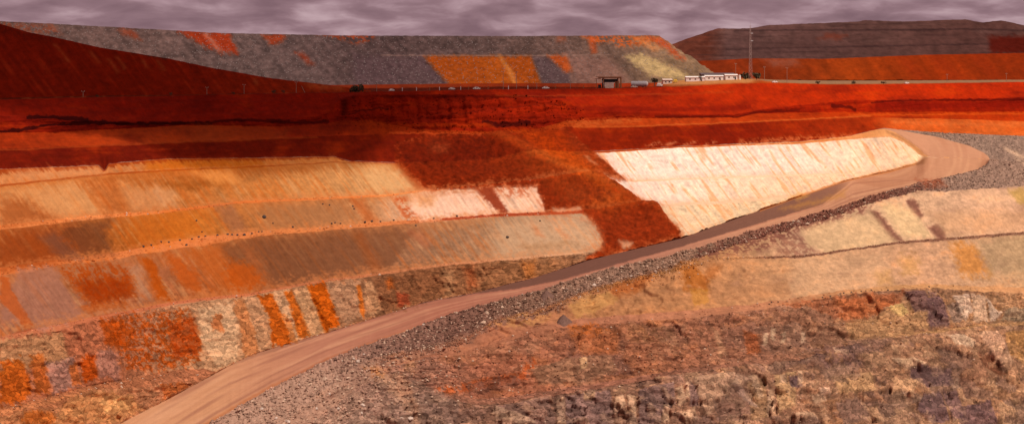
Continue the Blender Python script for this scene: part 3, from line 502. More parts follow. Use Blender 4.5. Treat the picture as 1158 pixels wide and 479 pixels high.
# red band: dark strata, ledge and notch shadows painted in, light ledge lines
P.linec([(-60, 149), (20, 148), (60, 141), (110, 138), (150, 140), (200, 139.5), (240, 139)], 1.6, (58, 10, 4), 0.85, 3.0)
P.linec([(30, 133), (60, 132), (100, 136)], 2.2, (52, 9, 4), 0.8, 3.0)
P.linec([(240, 138), (262, 135), (300, 137), (340, 139), (372, 137)], 1.6, (72, 12, 4), 0.7, 3.0)
P.linec([(395, 128), (420, 125), (440, 122)], 1.4, (66, 12, 4), 0.7, 3)
P.linec([(545, 137), (570, 140), (600, 138)], 2.2, (60, 12, 4), 0.75, 4)
P.linec([(500, 132), (540, 126), (560, 121), (640, 117)], 1.2, (88, 18, 5), 0.6, 4)
P.linec([(430, 109), (470, 108), (560, 109), (640, 110)], 1.3, (98, 20, 5), 0.6, 2)  # shadow band under the rim, painted dark
P.linec([(740, 132), (760, 132), (835, 132), (852, 127), (905, 124.5)], 1.0, (92, 20, 5), 0.7, 1.5)
P.linec([(640, 122), (760, 124), (850, 121)], 2.5, (128, 26, 5), 0.5, 2)
P.linec([(940, 120), (960, 121), (968, 124)], 1.8, (84, 16, 4), 0.7, 3)
P.linec([(985, 116), (1010, 114), (1060, 113), (1130, 113), (1200, 112)], 0.9, (96, 18, 4), 0.75, 2.5)
P.linec([(990, 119), (1080, 119), (1170, 117), (1350, 117)], 3.0, (138, 26, 4), 0.55, 3)
P.linec([(560, 108), (600, 108.5), (740, 107), (830, 104)], 0.6, (186, 96, 50), 0.5, 1)
pt([(386, 113), (391, 112), (394, 128), (387, 131)], (70, 12, 4), 0.6, 2, 2, 2)  # shadow in the notch, painted into the clay
pt([(400, 136), (430, 132), (450, 146), (436, 156), (408, 148)], (196, 78, 12), 0.7, 3, 2, 6, 0.5)
pt([(560, 146), (600, 142), (625, 160), (640, 186), (615, 176), (590, 158)], (190, 80, 12), 0.5, 3, 3, 6, 0.55)
pt([(400, 110), (640, 112), (640, 132), (400, 130)], (176, 44, 6), 0.5, 3, 6, 5, 0.5)  # sunlit patches of the cliff, put into the colour
P.linec([(420, 140), (470, 142), (560, 141)], 2.0, (196, 78, 20), 0.45, 3)
P.linec([(440, 150), (505, 151), (545, 151.5)], 0.7, (206, 100, 44), 0.6, 1)
pt([(640, 136), (690, 132), (728, 132), (726, 139), (650, 144)], (216, 128, 62), 0.7, 2, 1, 4, 0.4)
P.linec([(648, 143.5), (710, 143), (800, 140), (905, 135), (985, 131)], 0.7, (214, 120, 52), 0.75, 1)
P.linec([(960, 130), (1000, 130), (1080, 129), (1160, 128)], 1.0, (226, 110, 30), 0.6, 3)
P.linec([(-60, 170), (20, 169), (110, 165), (200, 161), (260, 159), (310, 156.5), (360, 155)], 0.6, (190, 96, 40), 0.6, 1)
pt([(215, 141), (262, 142), (330, 146), (325, 156), (220, 158)], (186, 88, 34), 0.5, 3, 6, 3)
for xx in (735, 753, 775, 797, 838, 860, 880): pt([(xx-5, 164), (xx+8, 159.5), (xx+14, 161), (xx+2, 165)], (246, 202, 160), 0.75, 1.2, 2, 2, 0.35)
pt([(835, 158), (900, 154), (960, 151), (985, 153), (960, 158), (900, 161), (835, 163)], (232, 160, 104), 0.7, 1.5, 3, 3, 0.4)
pt([(1010, 137), (1158, 139), (1300, 142), (1300, 145), (1158, 142), (1010, 140)], (232, 150, 84), 0.5, 2, 4, 3)
# slide of red clay, its lit ridge and shaded left side painted in
sl = np.nonzero(slw > 0.01)[0]
P.mix(sl, slw[sl], (140, 46, 12))
for pts, c, a in (([(447, 160), (540, 160), (560, 200), (500, 205), (462, 196)], (118, 34, 12), 0.8), ([(560, 160), (640, 150), (680, 190), (640, 215), (600, 200)], (166, 66, 18), 0.7),
                  ([(600, 185), (660, 190), (720, 235), (690, 250), (630, 220)], (168, 70, 18), 0.7), ([(660, 235), (760, 240), (765, 268), (690, 285)], (132, 44, 16), 0.7),
                  ([(640, 215), (700, 225), (690, 232), (640, 226)], (186, 92, 40), 0.5), ([(480, 160), (500, 158), (508, 172), (486, 172)], (186, 96, 52), 0.6)):
    pt(pts, c, a, 6, 4, 6, 0, slw > 0.3)
pt([(485, 163), (510, 162), (505, 174), (490, 172)], (214, 130, 80), 0.7, 1, 1, 2, 0.5)
pt([(660, 178), (664, 177), (676, 189), (673, 191)], (246, 200, 160), 0.8, 1, 1, 1)
pt([(700, 272), (716, 274), (712, 280), (704, 280)], (220, 170, 130), 0.8, 1.2, 1, 2)
pt([(447, 158), (545, 154), (600, 178), (660, 205), (690, 225), (650, 236), (617, 238), (606, 212), (552, 211), (481, 214), (460, 195)], (112, 34, 11), 0.6, 3, 3, 5, 0, slw > 0.3)  # shaded left side of the ridge, painted darker
pt([(548, 152), (566, 152), (604, 170), (652, 190), (700, 212), (742, 232), (738, 236), (690, 216), (640, 196), (592, 176)], (176, 80, 28), 0.75, 2, 2, 3)  # sunlit crest of the ridge, painted lighter
pt([(585, 150), (632, 144), (652, 170), (690, 205), (640, 192), (606, 172)], (176, 66, 12), 0.7, 2, 2, 3)
pt([(560, 146), (600, 142), (625, 160), (640, 180), (615, 176), (590, 158)], (190, 78, 10), 0.5, 2, 3, 5, 0.4)
pt([(650, 150), (672, 172), (708, 206), (684, 200), (728, 230), (745, 232), (768, 262), (740, 240), (690, 212), (660, 188), (640, 160)], (150, 60, 22), 0.6, 3, 3, 4, 0, slw > 0.3)
mul(slw > 0.3, 1+0.16*P.fb1+0.14*P.fb3)
# spill of clay streaking over the white face left of the slide
pt([(537, 213), (556, 211), (566, 225), (574, 243), (566, 243), (552, 228)], (128, 40, 16), 0.9, 1.2, 4, 3)
pt([(556, 212), (600, 212), (598, 222), (575, 224)], (170, 72, 34), 0.6, 2, 6, 3, 0.3)
pt([(444, 222), (458, 220), (472, 240), (478, 247), (456, 248)], (172, 66, 22), 0.75, 2, 6, 3, 0.3)
pt([(447, 186), (456, 186), (480, 214), (470, 215)], (160, 76, 34), 0.7, 1.5, 2, 2)
pt([(478, 217), (536, 216), (551, 243), (475, 248), (462, 232)], (240, 196, 164), 0.8, 4, 4, 4)
pt([(470, 220), (492, 220), (488, 232), (474, 232)], (196, 122, 62), 0.6, 4, 4, 4)
pt([(625, 236), (656, 235), (658, 239), (626, 239.5)], (232, 180, 140), 0.7, 1, 1, 1)
P.linec([(500, 248), (560, 243), (660, 240)], 1.2, (140, 48, 22), 0.75, 1)
# upper left benches
pt([(0, 214), (80, 205), (118, 240), (0, 252)], (208, 150, 98), 0.6, 4, 5, 4)
pt([(0, 222), (30, 228), (70, 248), (0, 258)], (146, 72, 32), 0.7, 5, 6, 4)
pt([(95, 204), (130, 200), (150, 240), (120, 243)], (176, 92, 40), 0.6, 4, 6, 4)
pt([(140, 215), (180, 212), (190, 236), (150, 240)], (206, 146, 98), 0.65, 4, 6, 4)
pt([(180, 206), (250, 200), (262, 212), (200, 214)], (138, 74, 26), 0.6, 4, 6, 4)
pt([(172, 212), (196, 212), (202, 234), (184, 236)], (214, 162, 116), 0.6, 3, 6, 3)
pt([(215, 193), (262, 191), (270, 205), (245, 208)], (226, 150, 82), 0.7, 3, 6, 4)
pt([(165, 183), (290, 180), (300, 188), (165, 193)], (196, 108, 34), 0.7, 3, 4, 3)
pt([(10, 192), (112, 188), (118, 197), (20, 203)], (212, 146, 98), 0.6, 3, 6, 3)
pt([(300, 180), (378, 178), (384, 184), (300, 187)], (220, 144, 80), 0.6, 3, 6, 3)
pt([(405, 186), (440, 186), (468, 214), (425, 220)], (214, 166, 112), 0.6, 3, 5, 3)
pt([(0, 266), (85, 256), (110, 280), (60, 300), (0, 306)], (140, 66, 28), 0.8, 5, 6, 5)
pt([(85, 253), (128, 247), (120, 262), (128, 288), (95, 290), (70, 262)], (104, 62, 40), 0.75, 5, 6, 4)
pt([(45, 268), (62, 262), (88, 284), (92, 296), (70, 292)], (104, 74, 64), 0.55, 4, 4, 4)
pt([(150, 246), (215, 238), (225, 265), (170, 282), (150, 270)], (186, 104, 40), 0.6, 6, 7, 6)
pt([(240, 232), (262, 230), (282, 262), (262, 264)], (146, 98, 72), 0.6, 3, 6, 3)
pt([(296, 232), (390, 226), (408, 252), (298, 260)], (158, 108, 70), 0.7, 4, 5, 4)
pt([(395, 226), (410, 225), (428, 250), (414, 252)], (168, 76, 30), 0.5, 3, 5, 3)
# grey-brown bench above the striped face
pt([(245, 276), (300, 268), (440, 258), (470, 262), (440, 303), (360, 315), (300, 324), (262, 300)], (118, 74, 48), 0.7, 4, 5, 5)
pt([(272, 276), (285, 280), (300, 300), (310, 324), (285, 322)], (160, 92, 52), 0.6, 4, 4, 5)
pt([(398, 262), (408, 262), (432, 304), (420, 306)], (150, 76, 34), 0.5, 3, 5, 3)
pt([(460, 262), (474, 260), (488, 274), (480, 280)], (176, 98, 62), 0.5, 3, 5, 3)
pt([(560, 252), (650, 244), (676, 262), (680, 278), (660, 286), (560, 292)], (196, 158, 120), 0.6, 6, 5, 5)
pt([(585, 278), (640, 272), (655, 276), (600, 284)], (158, 112, 72), 0.5, 3, 3, 4)
pt([(600, 252), (608, 258), (616, 268), (606, 264)], (206, 120, 70), 0.6, 2, 3, 2)
pt([(628, 258), (632, 257), (646, 270), (640, 270)], (206, 120, 70), 0.6, 2, 3, 2)
# left lower bench: orange iron stains over mauve rock
pt([(20, 304), (60, 300), (95, 360), (45, 372), (0, 360)], (160, 112, 92), 0.7, 4, 5, 4)
pt([(0, 312), (8, 312), (22, 345), (38, 368), (28, 372), (0, 340)], (176, 84, 36), 0.75, 2, 4, 3)
pt([(62, 302), (120, 296), (150, 300), (158, 330), (110, 346), (88, 336)], (160, 66, 14), 0.85, 4, 7, 5, 0.2)
pt([(85, 318), (145, 312), (150, 334), (105, 344)], (142, 50, 8), 0.75, 4, 6, 5)
pt([(90, 345), (120, 342), (150, 338), (140, 346), (100, 354)], (178, 86, 32), 0.6, 3, 4, 4)
pt([(158, 292), (172, 292), (184, 322), (192, 338), (180, 338), (172, 320)], (176, 78, 16), 0.85, 2, 5, 3)
pt([(186, 288), (200, 290), (224, 312), (228, 330), (205, 322)], (178, 84, 30), 0.8, 3, 5, 4)
pt([(210, 284), (250, 276), (256, 300), (280, 330), (250, 330), (228, 306)], (176, 92, 40), 0.7, 4, 5, 5)
pt([(256, 296), (285, 300), (300, 320), (270, 330), (256, 316)], (182, 82, 22), 0.7, 4, 5, 4)
pt([(145, 300), (160, 300), (172, 336), (158, 336)], (188, 142, 110), 0.6, 3, 4, 3)
# striped rock face over the road
pt([(0, 384), (40, 378), (70, 372), (80, 410), (0, 420)], (180, 138, 92), 0.6, 4, 5, 5)
pt([(0, 408), (24, 404), (36, 440), (30, 452), (0, 458)], (176, 78, 14), 0.85, 3, 6, 4)
pt([(34, 400), (50, 400), (58, 446), (40, 444)], (172, 80, 22), 0.7, 3, 5, 4)
pt([(52, 412), (84, 404), (92, 434), (60, 446)], (150, 112, 100), 0.7, 3, 5, 4)
pt([(92, 402), (108, 402), (112, 430), (96, 434)], (172, 66, 10), 0.9, 2, 5, 4)
pt([(78, 412), (88, 410), (92, 434), (82, 436)], (176, 82, 24), 0.7, 2, 4, 3)
pt([(112, 360), (150, 354), (215, 348), (228, 380), (228, 412), (165, 420), (140, 420), (134, 400)], (160, 64, 10), 0.85, 4, 8, 5, 0.15)
pt([(114, 364), (140, 362), (144, 392), (120, 392)], (166, 64, 8), 0.7, 3, 5, 4)
pt([(190, 362), (222, 358), (228, 400), (196, 404)], (150, 52, 8), 0.7, 4, 6, 5)
pt([(108, 400), (134, 398), (136, 428), (110, 430)], (154, 108, 92), 0.7, 3, 4, 4)
pt([(224, 350), (262, 342), (270, 372), (268, 408), (245, 414), (232, 396)], (196, 156, 116), 0.75, 3, 6, 4)
pt([(240, 356), (252, 354), (252, 376), (242, 374)], (170, 84, 36), 0.7, 2, 5, 3)
pt([(262, 340), (276, 338), (288, 372), (292, 400), (276, 402), (272, 370)], (182, 104, 52), 0.6, 2, 5, 3)
pt([(290, 334), (308, 332), (318, 352), (330, 364), (336, 386), (308, 392), (304, 356)], (176, 76, 10), 0.92, 1.6, 4, 3)
pt([(322, 330), (330, 328), (342, 352), (352, 380), (338, 384), (332, 360)], (182, 84, 16), 0.9, 1.6, 4, 3)
pt([(346, 323), (368, 320), (376, 340), (384, 368), (366, 376), (358, 350)], (182, 78, 8), 0.95, 1.6, 4, 2.5)
pt([(308, 330), (320, 330), (340, 385), (330, 386)], (200, 158, 116), 0.5, 2, 4, 3)
pt([(332, 328), (348, 324), (368, 374), (350, 382)], (194, 146, 100), 0.6, 2, 4, 3)
pt([(370, 320), (406, 315), (412, 356), (392, 366), (384, 356)], (178, 134, 100), 0.6, 3, 4, 4)
pt([(403, 321), (407, 321), (413, 352), (412, 360), (408, 354)], (196, 96, 24), 0.85, 1.2, 2, 1.5)
pt([(410, 318), (420, 316), (432, 350), (420, 358), (413, 350)], (196, 146, 102), 0.6, 2, 4, 3)
pt([(424, 314), (470, 306), (500, 304), (505, 330), (440, 352), (430, 340)], (124, 76, 46), 0.7, 4, 6, 5)
pt([(448, 330), (462, 332), (464, 344), (450, 346)], (150, 62, 34), 0.8, 2, 3, 3)
pt([(436, 314), (442, 314), (446, 326), (438, 326)], (182, 84, 24), 0.7, 2, 3, 2)
pt([(524, 302), (536, 300), (540, 322), (530, 326)], (168, 80, 40), 0.6, 3, 5, 3)
pt([(590, 296), (604, 294), (606, 312), (594, 314)], (186, 106, 44), 0.6, 3, 5, 3)
pt([(500, 306), (512, 304), (514, 334), (504, 334)], (180, 134, 92), 0.5, 3, 5, 3)
pt([(75, 452), (110, 444), (150, 446), (160, 462), (130, 479), (60, 479)], (186, 126, 74), 0.7, 4, 4, 5)
pt([(112, 452), (140, 450), (146, 462), (120, 466)], (216, 160, 100), 0.7, 3, 3, 4)
pt([(30, 466), (60, 464), (62, 479), (20, 479)], (182, 88, 24), 0.7, 3, 4, 5)
pt([(182, 436), (212, 432), (212, 438), (184, 453)], (166, 78, 28), 0.7, 2, 4, 4)
P.linec([(-60, 470), (0, 466), (40, 458), (70, 450), (100, 442)], 2.2, (198, 126, 78), 0.6, 2)
# road: darker verge below the wall, pale worn wheel lanes, a long grader edge
rdm = sm(18)
RUP = line([(-200, 655), (135, 479), (260, 413.5), (390, 370.5), (481, 342), (540, 331.5), (582, 327), (636, 316), (700, 298), (768, 279.6), (859, 252.6), (930, 231), (952, 214), (965, 203), (1360, 190)])
rup = np.repeat(RUP[None, :], NR, 0).ravel(); rlo = np.repeat(RL[None, :], NR, 0).ravel()
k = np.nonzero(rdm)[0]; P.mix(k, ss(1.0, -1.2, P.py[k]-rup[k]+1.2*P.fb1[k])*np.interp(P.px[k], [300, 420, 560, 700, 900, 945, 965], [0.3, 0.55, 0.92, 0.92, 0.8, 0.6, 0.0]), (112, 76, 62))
k = np.nonzero(rdm)[0]; tr = (P.py[k]-rup[k])/(np.maximum(rlo[k]-rup[k], 1))
P.mix(k, 0.5*ss(-0.2, 0.6, noise2(tr*5, P.px[k]/130, 61)+0.3*P.fb2[k])*(tr > 0), (214, 160, 120)); P.mix(k, 0.5*ss(0.0, 0.7, noise2(tr*9, P.px[k]/90, 62))*(tr > 0), (150, 98, 76))
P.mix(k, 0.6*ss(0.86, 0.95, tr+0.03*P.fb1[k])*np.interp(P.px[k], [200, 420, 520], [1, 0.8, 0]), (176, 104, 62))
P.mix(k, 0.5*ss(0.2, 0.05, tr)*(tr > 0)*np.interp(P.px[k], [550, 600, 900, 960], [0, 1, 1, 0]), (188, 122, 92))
pt([(880, 236), (930, 224), (958, 214), (955, 222), (900, 236)], (190, 132, 66), 0.6, 2, 1, 3, 0, rdm)
pt([(892, 224), (905, 218), (915, 220), (905, 226)], (206, 150, 70), 0.7, 1.5, 1, 2)
rd5 = np.nonzero(sm(5, 18) & (P.px > 960))[0]
P.mix(rd5, 0.35*ss(0.0, 0.7, noise2((np.hypot(P.px[rd5]-1000, (P.py[rd5]-178)*1.6))/9, P.py[rd5]/60, 63)), (176, 116, 82))
P.mix(rd5, 0.3*ss(0.1, 0.7, noise2((np.hypot(P.px[rd5]-1000, (P.py[rd5]-178)*1.6))/6, P.py[rd5]/80, 64)), (232, 178, 130))
P.linec([(860, 238), (900, 223), (960, 203), (1005, 194), (1037, 184.5)], 1.3, (196, 120, 62), 0.6, 1.5)
pt([(1000, 147), (1014, 151), (1030, 161), (1042, 170), (1049, 177), (1045, 185), (1034, 188), (1040, 181), (1042, 176), (1034, 168), (1022, 159), (1008, 153)], (150, 100, 64), 0.7, 1.2, 1, 1.5)
pt([(1134, 166), (1158, 176), (1180, 184), (1180, 188), (1158, 180), (1140, 172)], (232, 190, 150), 0.8, 1.2, 1, 2); pt([(1146, 178), (1158, 183), (1180, 192), (1160, 189)], (232, 190, 150), 0.8, 1.2, 1, 2)
# gravel below the road: brown drips over the pale upper bench
BR = (118, 70, 56)
pt([(790, 281), (869, 262), (936, 243), (1000, 221), (1040, 210), (1066, 213), (1035, 218), (1000, 226), (988, 231), (976, 242), (960, 246), (936, 256), (905, 262), (885, 272), (868, 282), (820, 290), (780, 296)], BR, 0.85, 2, 4, 4, 0.2)
pt([(984, 238), (992, 238), (1012, 262), (1022, 272), (1010, 273), (996, 256)], BR, 0.9, 1.2, 3, 2)
pt([(1024, 226), (1034, 224), (1043, 242), (1041, 248), (1030, 238)], BR, 0.85, 1.2, 3, 2)
pt([(1048, 256), (1060, 254), (1068, 262), (1070, 272), (1060, 270)], BR, 0.85, 1.2, 3, 2)
pt([(882, 266), (900, 262), (916, 276), (930, 288), (900, 290), (878, 288)], BR, 0.6, 2, 4, 4, 0.3)
pt([(1036, 204), (1064, 204), (1070, 210), (1046, 212)], (150, 70, 40), 0.7, 2, 2, 3)
P.linec([(872, 291), (916, 289), (1021, 274), (1100, 269), (1158, 264), (1340, 252)], 0.9, (138, 94, 72), 0.6, 3.0)
pt([(906, 258), (936, 250), (985, 240), (1006, 262), (1016, 274), (940, 287), (916, 280)], (216, 178, 128), 0.7, 3, 4, 4, 0, sm(20))
pt([(996, 230), (1030, 236), (1048, 258), (1056, 268), (1022, 268), (1004, 246)], (228, 192, 136), 0.7, 3, 4, 4, 0, sm(20))
pt([(1100, 216), (1158, 212), (1300, 206), (1300, 225), (1158, 228), (1110, 232)], (236, 186, 140), 0.6, 4, 4, 5, 0, sm(20))
pt([(1140, 214), (1158, 212), (1162, 234), (1150, 228)], (186, 146, 66), 0.7, 2, 4, 2, 0, sm(20))
pt([(1050, 240), (1158, 236), (1300, 236), (1300, 258), (1158, 262), (1070, 266)], (214, 160, 112), 0.6, 5, 4, 5, 0, sm(20))
pt([(1075, 274), (1100, 276), (1112, 292), (1120, 310), (1090, 312), (1082, 296)], (218, 138, 60), 0.75, 3.5, 9, 7, 0, sm(22, 23))
pt([(1104, 272), (1158, 266), (1300, 258), (1300, 306), (1158, 310), (1120, 308)], (186, 152, 110), 0.7, 4, 4, 5, 0, sm(22))
pt([(1016, 290), (1036, 290), (1040, 308), (1022, 310)], (218, 158, 84), 0.5, 4, 6, 7, 0, sm(22))
pt([(990, 308), (1006, 306), (1008, 320), (994, 322)], (214, 148, 66), 0.6, 3, 4, 4, 0, sm(22))
pt([(900, 292), (1000, 282), (1010, 320), (940, 332), (890, 330)], (208, 164, 122), 0.55, 6, 5, 6, 0, sm(22))
pt([(765, 302), (785, 298), (800, 316), (800, 326), (775, 326), (772, 312)], (180, 98, 32), 0.75, 3.5, 7, 7)
pt([(800, 300), (816, 300), (806, 316), (795, 318)], (166, 92, 40), 0.6, 3, 3, 4)
pt([(688, 324), (720, 314), (740, 308), (736, 316), (715, 336), (690, 336)], (162, 84, 36), 0.7, 3, 3, 4)
pt([(640, 344), (660, 334), (690, 330), (700, 340), (672, 354), (652, 358)], (200, 146, 84), 0.75, 3, 3, 4)
pt([(780, 326), (800, 326), (802, 340), (785, 348)], (206, 140, 58), 0.6, 2, 3, 4)
pt([(700, 332), (770, 326), (780, 344), (710, 350)], (176, 122, 80), 0.6, 4, 3, 5)
pt([(800, 322), (890, 318), (895, 336), (810, 344)], (182, 128, 86), 0.6, 4, 3, 5)
# lower benches, left part
pt([(500, 388), (560, 366), (620, 360), (640, 372), (600, 400), (520, 410)], (172, 112, 80), 0.6, 5, 3, 6)
pt([(545, 368), (590, 352), (625, 352), (622, 362), (580, 372)], (192, 138, 82), 0.65, 3, 3, 5, 0.2)
pt([(640, 366), (670, 364), (690, 372), (665, 384), (645, 380)], (190, 96, 34), 0.7, 3, 3, 5, 0.2)
pt([(490, 438), (540, 428), (590, 420), (600, 398), (608, 410), (596, 430), (540, 442), (505, 446)], (186, 82, 34), 0.75, 3, 3, 4, 0.1)
pt([(530, 432), (580, 424), (600, 428), (570, 440), (530, 446)], (116, 72, 56), 0.7, 3, 3, 4)
pt([(600, 420), (640, 405), (690, 402), (700, 420), (660, 434), (610, 436)], (150, 104, 72), 0.6, 4, 3, 5)
pt([(640, 400), (700, 398), (715, 420), (660, 430)], (126, 88, 74), 0.6, 3, 3, 5)
pt([(655, 408), (662, 406), (664, 416), (658, 418)], (212, 164, 116), 0.7, 1.5, 2, 3)
pt([(640, 372), (700, 372), (700, 400), (660, 402)], (176, 96, 50), 0.5, 5, 3, 6)
pt([(700, 366), (760, 368), (770, 392), (710, 386)], (150, 104, 66), 0.5, 5, 3, 6, 0.3)
pt([(840, 372), (860, 376), (860, 398), (845, 400)], (182, 88, 40), 0.7, 3, 3, 4)
pt([(806, 372), (812, 372), (822, 400), (814, 404)], (196, 146, 106), 0.6, 2, 3, 3)
pt([(852, 370), (905, 362), (915, 388), (880, 398), (862, 394)], (146, 106, 82), 0.6, 4, 3, 5)
for a, b in ((864, 384), (872, 378), (884, 380), (906, 380)): pt([(a, b-7), (a+5, b-8), (a+4, b+5), (a-1, b+6)], (216, 178, 138), 0.75, 1, 2, 2.5)
# lower benches, right part
pt([(880, 344), (950, 334), (1022, 328), (1018, 342), (985, 356), (960, 362), (920, 350)], (188, 108, 66), 0.8, 3, 4, 5)
pt([(940, 340), (1012, 332), (1010, 346), (970, 358), (950, 358)], (190, 100, 52), 0.5, 4, 4, 5)
pt([(955, 366), (1000, 352), (1020, 340), (1050, 350), (1060, 368), (1010, 380), (960, 384)], (190, 142, 94), 0.7, 3, 3, 5)
pt([(1006, 346), (1020, 342), (1028, 356), (1020, 360), (1008, 354)], (206, 166, 104), 0.75, 2, 2, 3)
pt([(1024, 330), (1060, 328), (1072, 350), (1074, 370), (1050, 372), (1046, 352)], (118, 84, 78), 0.75, 3, 3, 5, 0.1)
pt([(1128, 326), (1160, 326), (1170, 345), (1140, 350)], (212, 152, 104), 0.6, 4, 3, 4)
pt([(960, 382), (1010, 382), (1000, 396), (960, 400)], (128, 94, 82), 0.5, 4, 3, 5)
pt([(910, 392), (960, 388), (980, 410), (940, 420)], (122, 88, 80), 0.6, 4, 3, 5, 0.1)
pt([(1012, 426), (1040, 430), (1030, 452), (1008, 448)], (196, 148, 106), 0.6, 3, 3, 5)
pt([(940, 424), (985, 420), (990, 442), (950, 446)], (188, 142, 98), 0.6, 3, 3, 5)
# slabs and plugs that stand out of the slate, coloured on the relief built above
for pts, c, h in SLABS: pt(pts, c, 0.85, 1.0, 1.5, 2.0)
# dumped grey gravel, bottom left, and the dirt chute beside it
pt([(255, 470), (330, 430), (400, 404), (430, 414), (450, 440), (470, 479), (480, 560), (240, 600)], (172, 134, 110), 0.75, 5, 3, 6)
pt([(370, 412), (410, 408), (440, 440), (460, 479), (470, 540), (430, 540), (410, 450)], (128, 92, 76), 0.55, 6, 3, 7, 0.2)
pt([(425, 425), (455, 420), (470, 438), (480, 470), (475, 490), (450, 450)], (196, 146, 110), 0.6, 4, 3, 5)
pt([(462, 424), (490, 440), (520, 455), (515, 479), (480, 490), (472, 460)], (138, 106, 88), 0.75, 4, 3, 5)
pt([(406, 414), (430, 414), (440, 424), (424, 430)], (196, 124, 66), 0.6, 3, 3, 5, 0.2)
pt([(455, 402), (475, 402), (470, 424), (455, 420)], (206, 150, 104), 0.5, 4, 3, 6, 0.2)
mul(gl.ravel() > 0.2, 1+0.06*np.where(gl.ravel() > 0.2, f32(rl).ravel(), 0))
# block-wise colour on the broken rock
cm = np.nonzero(sm(24, 26) & (CELL[:, 1] > 0))[0]
str_ = np.interp(P.px[cm], [380, 520, 640, 900, 1158], [0.15, 0.4, 0.7, 0.8, 0.8])*np.where(SG[cm] == 26, 1.0, 0.45)
P.C[cm] *= (1+str_*(0.30*(CELL[cm, 0]-0.5)+0.26*(CELL[cm, 1]-0.5)))[:, None]
P.mix(cm, str_*ss(0.80, 0.84, CELL[cm, 1])*0.55, (196, 152, 112)); P.mix(cm, str_*ss(0.24, 0.2, CELL[cm, 0])*0.4, (130, 98, 88))
P.mix(cm, str_*ss(0.09, 0.0, CELL[cm, 3])*0.35, (92, 60, 48))
k = np.nonzero(sm(20) & (P.px > 430) & (P.px < 800))[0]; P.mix(k, 0.8*ss(0.75, 0.1, TT[k]+0.5*P.fb1[k]+0.25*P.fb3[k])*ss(800, 740, P.px[k]), (140, 100, 80))
k = np.nonzero(sm(22) & (P.px > 430) & (P.px < 700))[0]; P.mix(k, 0.75*ss(0.28, 0.02, TT[k]+0.35*P.fb1[k]+0.12*P.fb3[k])*ss(700, 600, P.px[k]), (134, 96, 78))
k = np.nonzero((thin & (px > 1119)).ravel())[0]; P.C[k] = (152, 122, 101)
k = np.nonzero((thin & (px > 1044) & (px <= 1119)).ravel())[0]; P.C[k] = (194, 138, 102)
# red dust round the slide, fallen fines at the foot of each face
sdv = f32(sl_sd.ravel()); k = np.nonzero((sdv > -1) & (sdv < 26) & sm(6, 7, 8, 9, 10, 11, 12, 13))[0]
P.mix(k, np.clip(0.62*np.exp(-np.maximum(sdv[k], 0)/6.0)*ss(-0.5, 0.6, P.fb1[k]+0.5*P.st1[k]+0.4*P.fb3[k]), 0, 0.75), (160, 66, 28))
k = np.nonzero((slw > 0.4) & (sdv > -7))[0]; P.mix(k, 0.4*ss(-7, -1, sdv[k])*ss(0.1, 0.6, P.fb1[k]+0.5*P.fb3[k]), (214, 140, 92))
k = np.nonzero(sm(7, 9, 11, 13))[0]; P.mix(k, 0.5*ss(0.80, 1.0, TT[k]+0.16*P.fb1[k]+0.12*P.fb3[k])*np.interp(P.px[k], [520, 680], [1, 0.45]), (198, 124, 74))
# upper benches: warmer, more saturated and slightly darker towards the left
k = np.nonzero(sm(7, 8, 9, 10, 11, 12, 13) & (P.px < 640))[0]; mn = P.C[k].mean(1, keepdims=True); wt = np.interp(P.px[k], [300, 560], [0.10, 0.0])[:, None]; P.C[k] = np.clip((mn+(P.C[k]-mn)*(1+wt)+wt*np.array([10, -6, -22]))*np.interp(P.px[k], [250, 520], [0.94, 1.0])[:, None], 4, 250)
k = np.nonzero(sm(10, 12, 14) & (P.px < 660))[0]; P.C[k] = np.minimum(P.C[k]*1.12, 245)  # ledges lightened in colour, for the sun on their flat tops
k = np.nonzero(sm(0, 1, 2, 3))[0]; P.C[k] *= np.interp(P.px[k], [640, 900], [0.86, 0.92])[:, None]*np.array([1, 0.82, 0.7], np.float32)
k = np.nonzero(sm(20, 21, 22, 23, 24, 25, 26) & (P.px > 430))[0]; P.C[k] *= 0.965
k = np.nonzero(sm(15, 17))[0]; P.C[k] *= 1.04
m_ = sm(20, 22); P.C[m_] *= (1+0.06*P.fb2+0.05*P.fb1)[m_][:, None]
PITC = P.out()

# ------------------------------------------------------------------ pit objects
pit = tag(empty('open_pit'), 'stepped open pit wall in red, cream and mauve earth', kind='structure')
GF = grid_faces(NR, NC)
slide_f = (SLW[:-1, :-1] > 0.5)
for i, sg in enumerate(SEG):
    rows = np.nonzero(SEGR[:-1] == i)[0]
    if i in (5, 18): continue
    fs = GF[rows]; keep = np.ones(fs.shape[:2], bool)
    hgt = LN[i+1]-LN[i]
    keep &= ~slide_f[rows]
    vis = (hgt[:-1] > 0.06) | (hgt[1:] > 0.06)
    kk = keep & vis[None, :]
    if kk.any():
        o = sub_mesh(sg[0], VG, fs[kk], PITC, sg[5], pit)
    # hair-thin remnants of bands that pinch out stay with the neighbouring band's road or slope: keep them so no gap opens
    kk = keep & ~vis[None, :]
    if kk.any(): rem = fs[kk].reshape(-1, 4); REM = rem if 'REM' not in globals() else np.concatenate([REM, rem])
sub_mesh('clay_slide', VG, GF[slide_f], PITC, M_RED, pit)['label'] = 'dark red clay slide fanned over the pale benches'
road_rows = np.nonzero(np.isin(SEGR[:-1], (5, 18)))[0]
hg = {i: LN[i+1]-LN[i] for i in (5, 18)}
rf = GF[road_rows]; rk = np.stack([((hg[SEGR[r]][:-1] > 0.06) | (hg[SEGR[r]][1:] > 0.06)) for r in road_rows])
REM = np.concatenate([REM, rf[~rk].reshape(-1, 4)])
road = tag(sub_mesh('haul_road', VG, np.concatenate([rf[rk].reshape(-1, 4), REM[(PXG.ravel()[REM[:, 0]] > 1040)]]), PITC, M_ROAD), 'wide pale dirt haul road ramping round a hairpin into the pit', kind='structure')
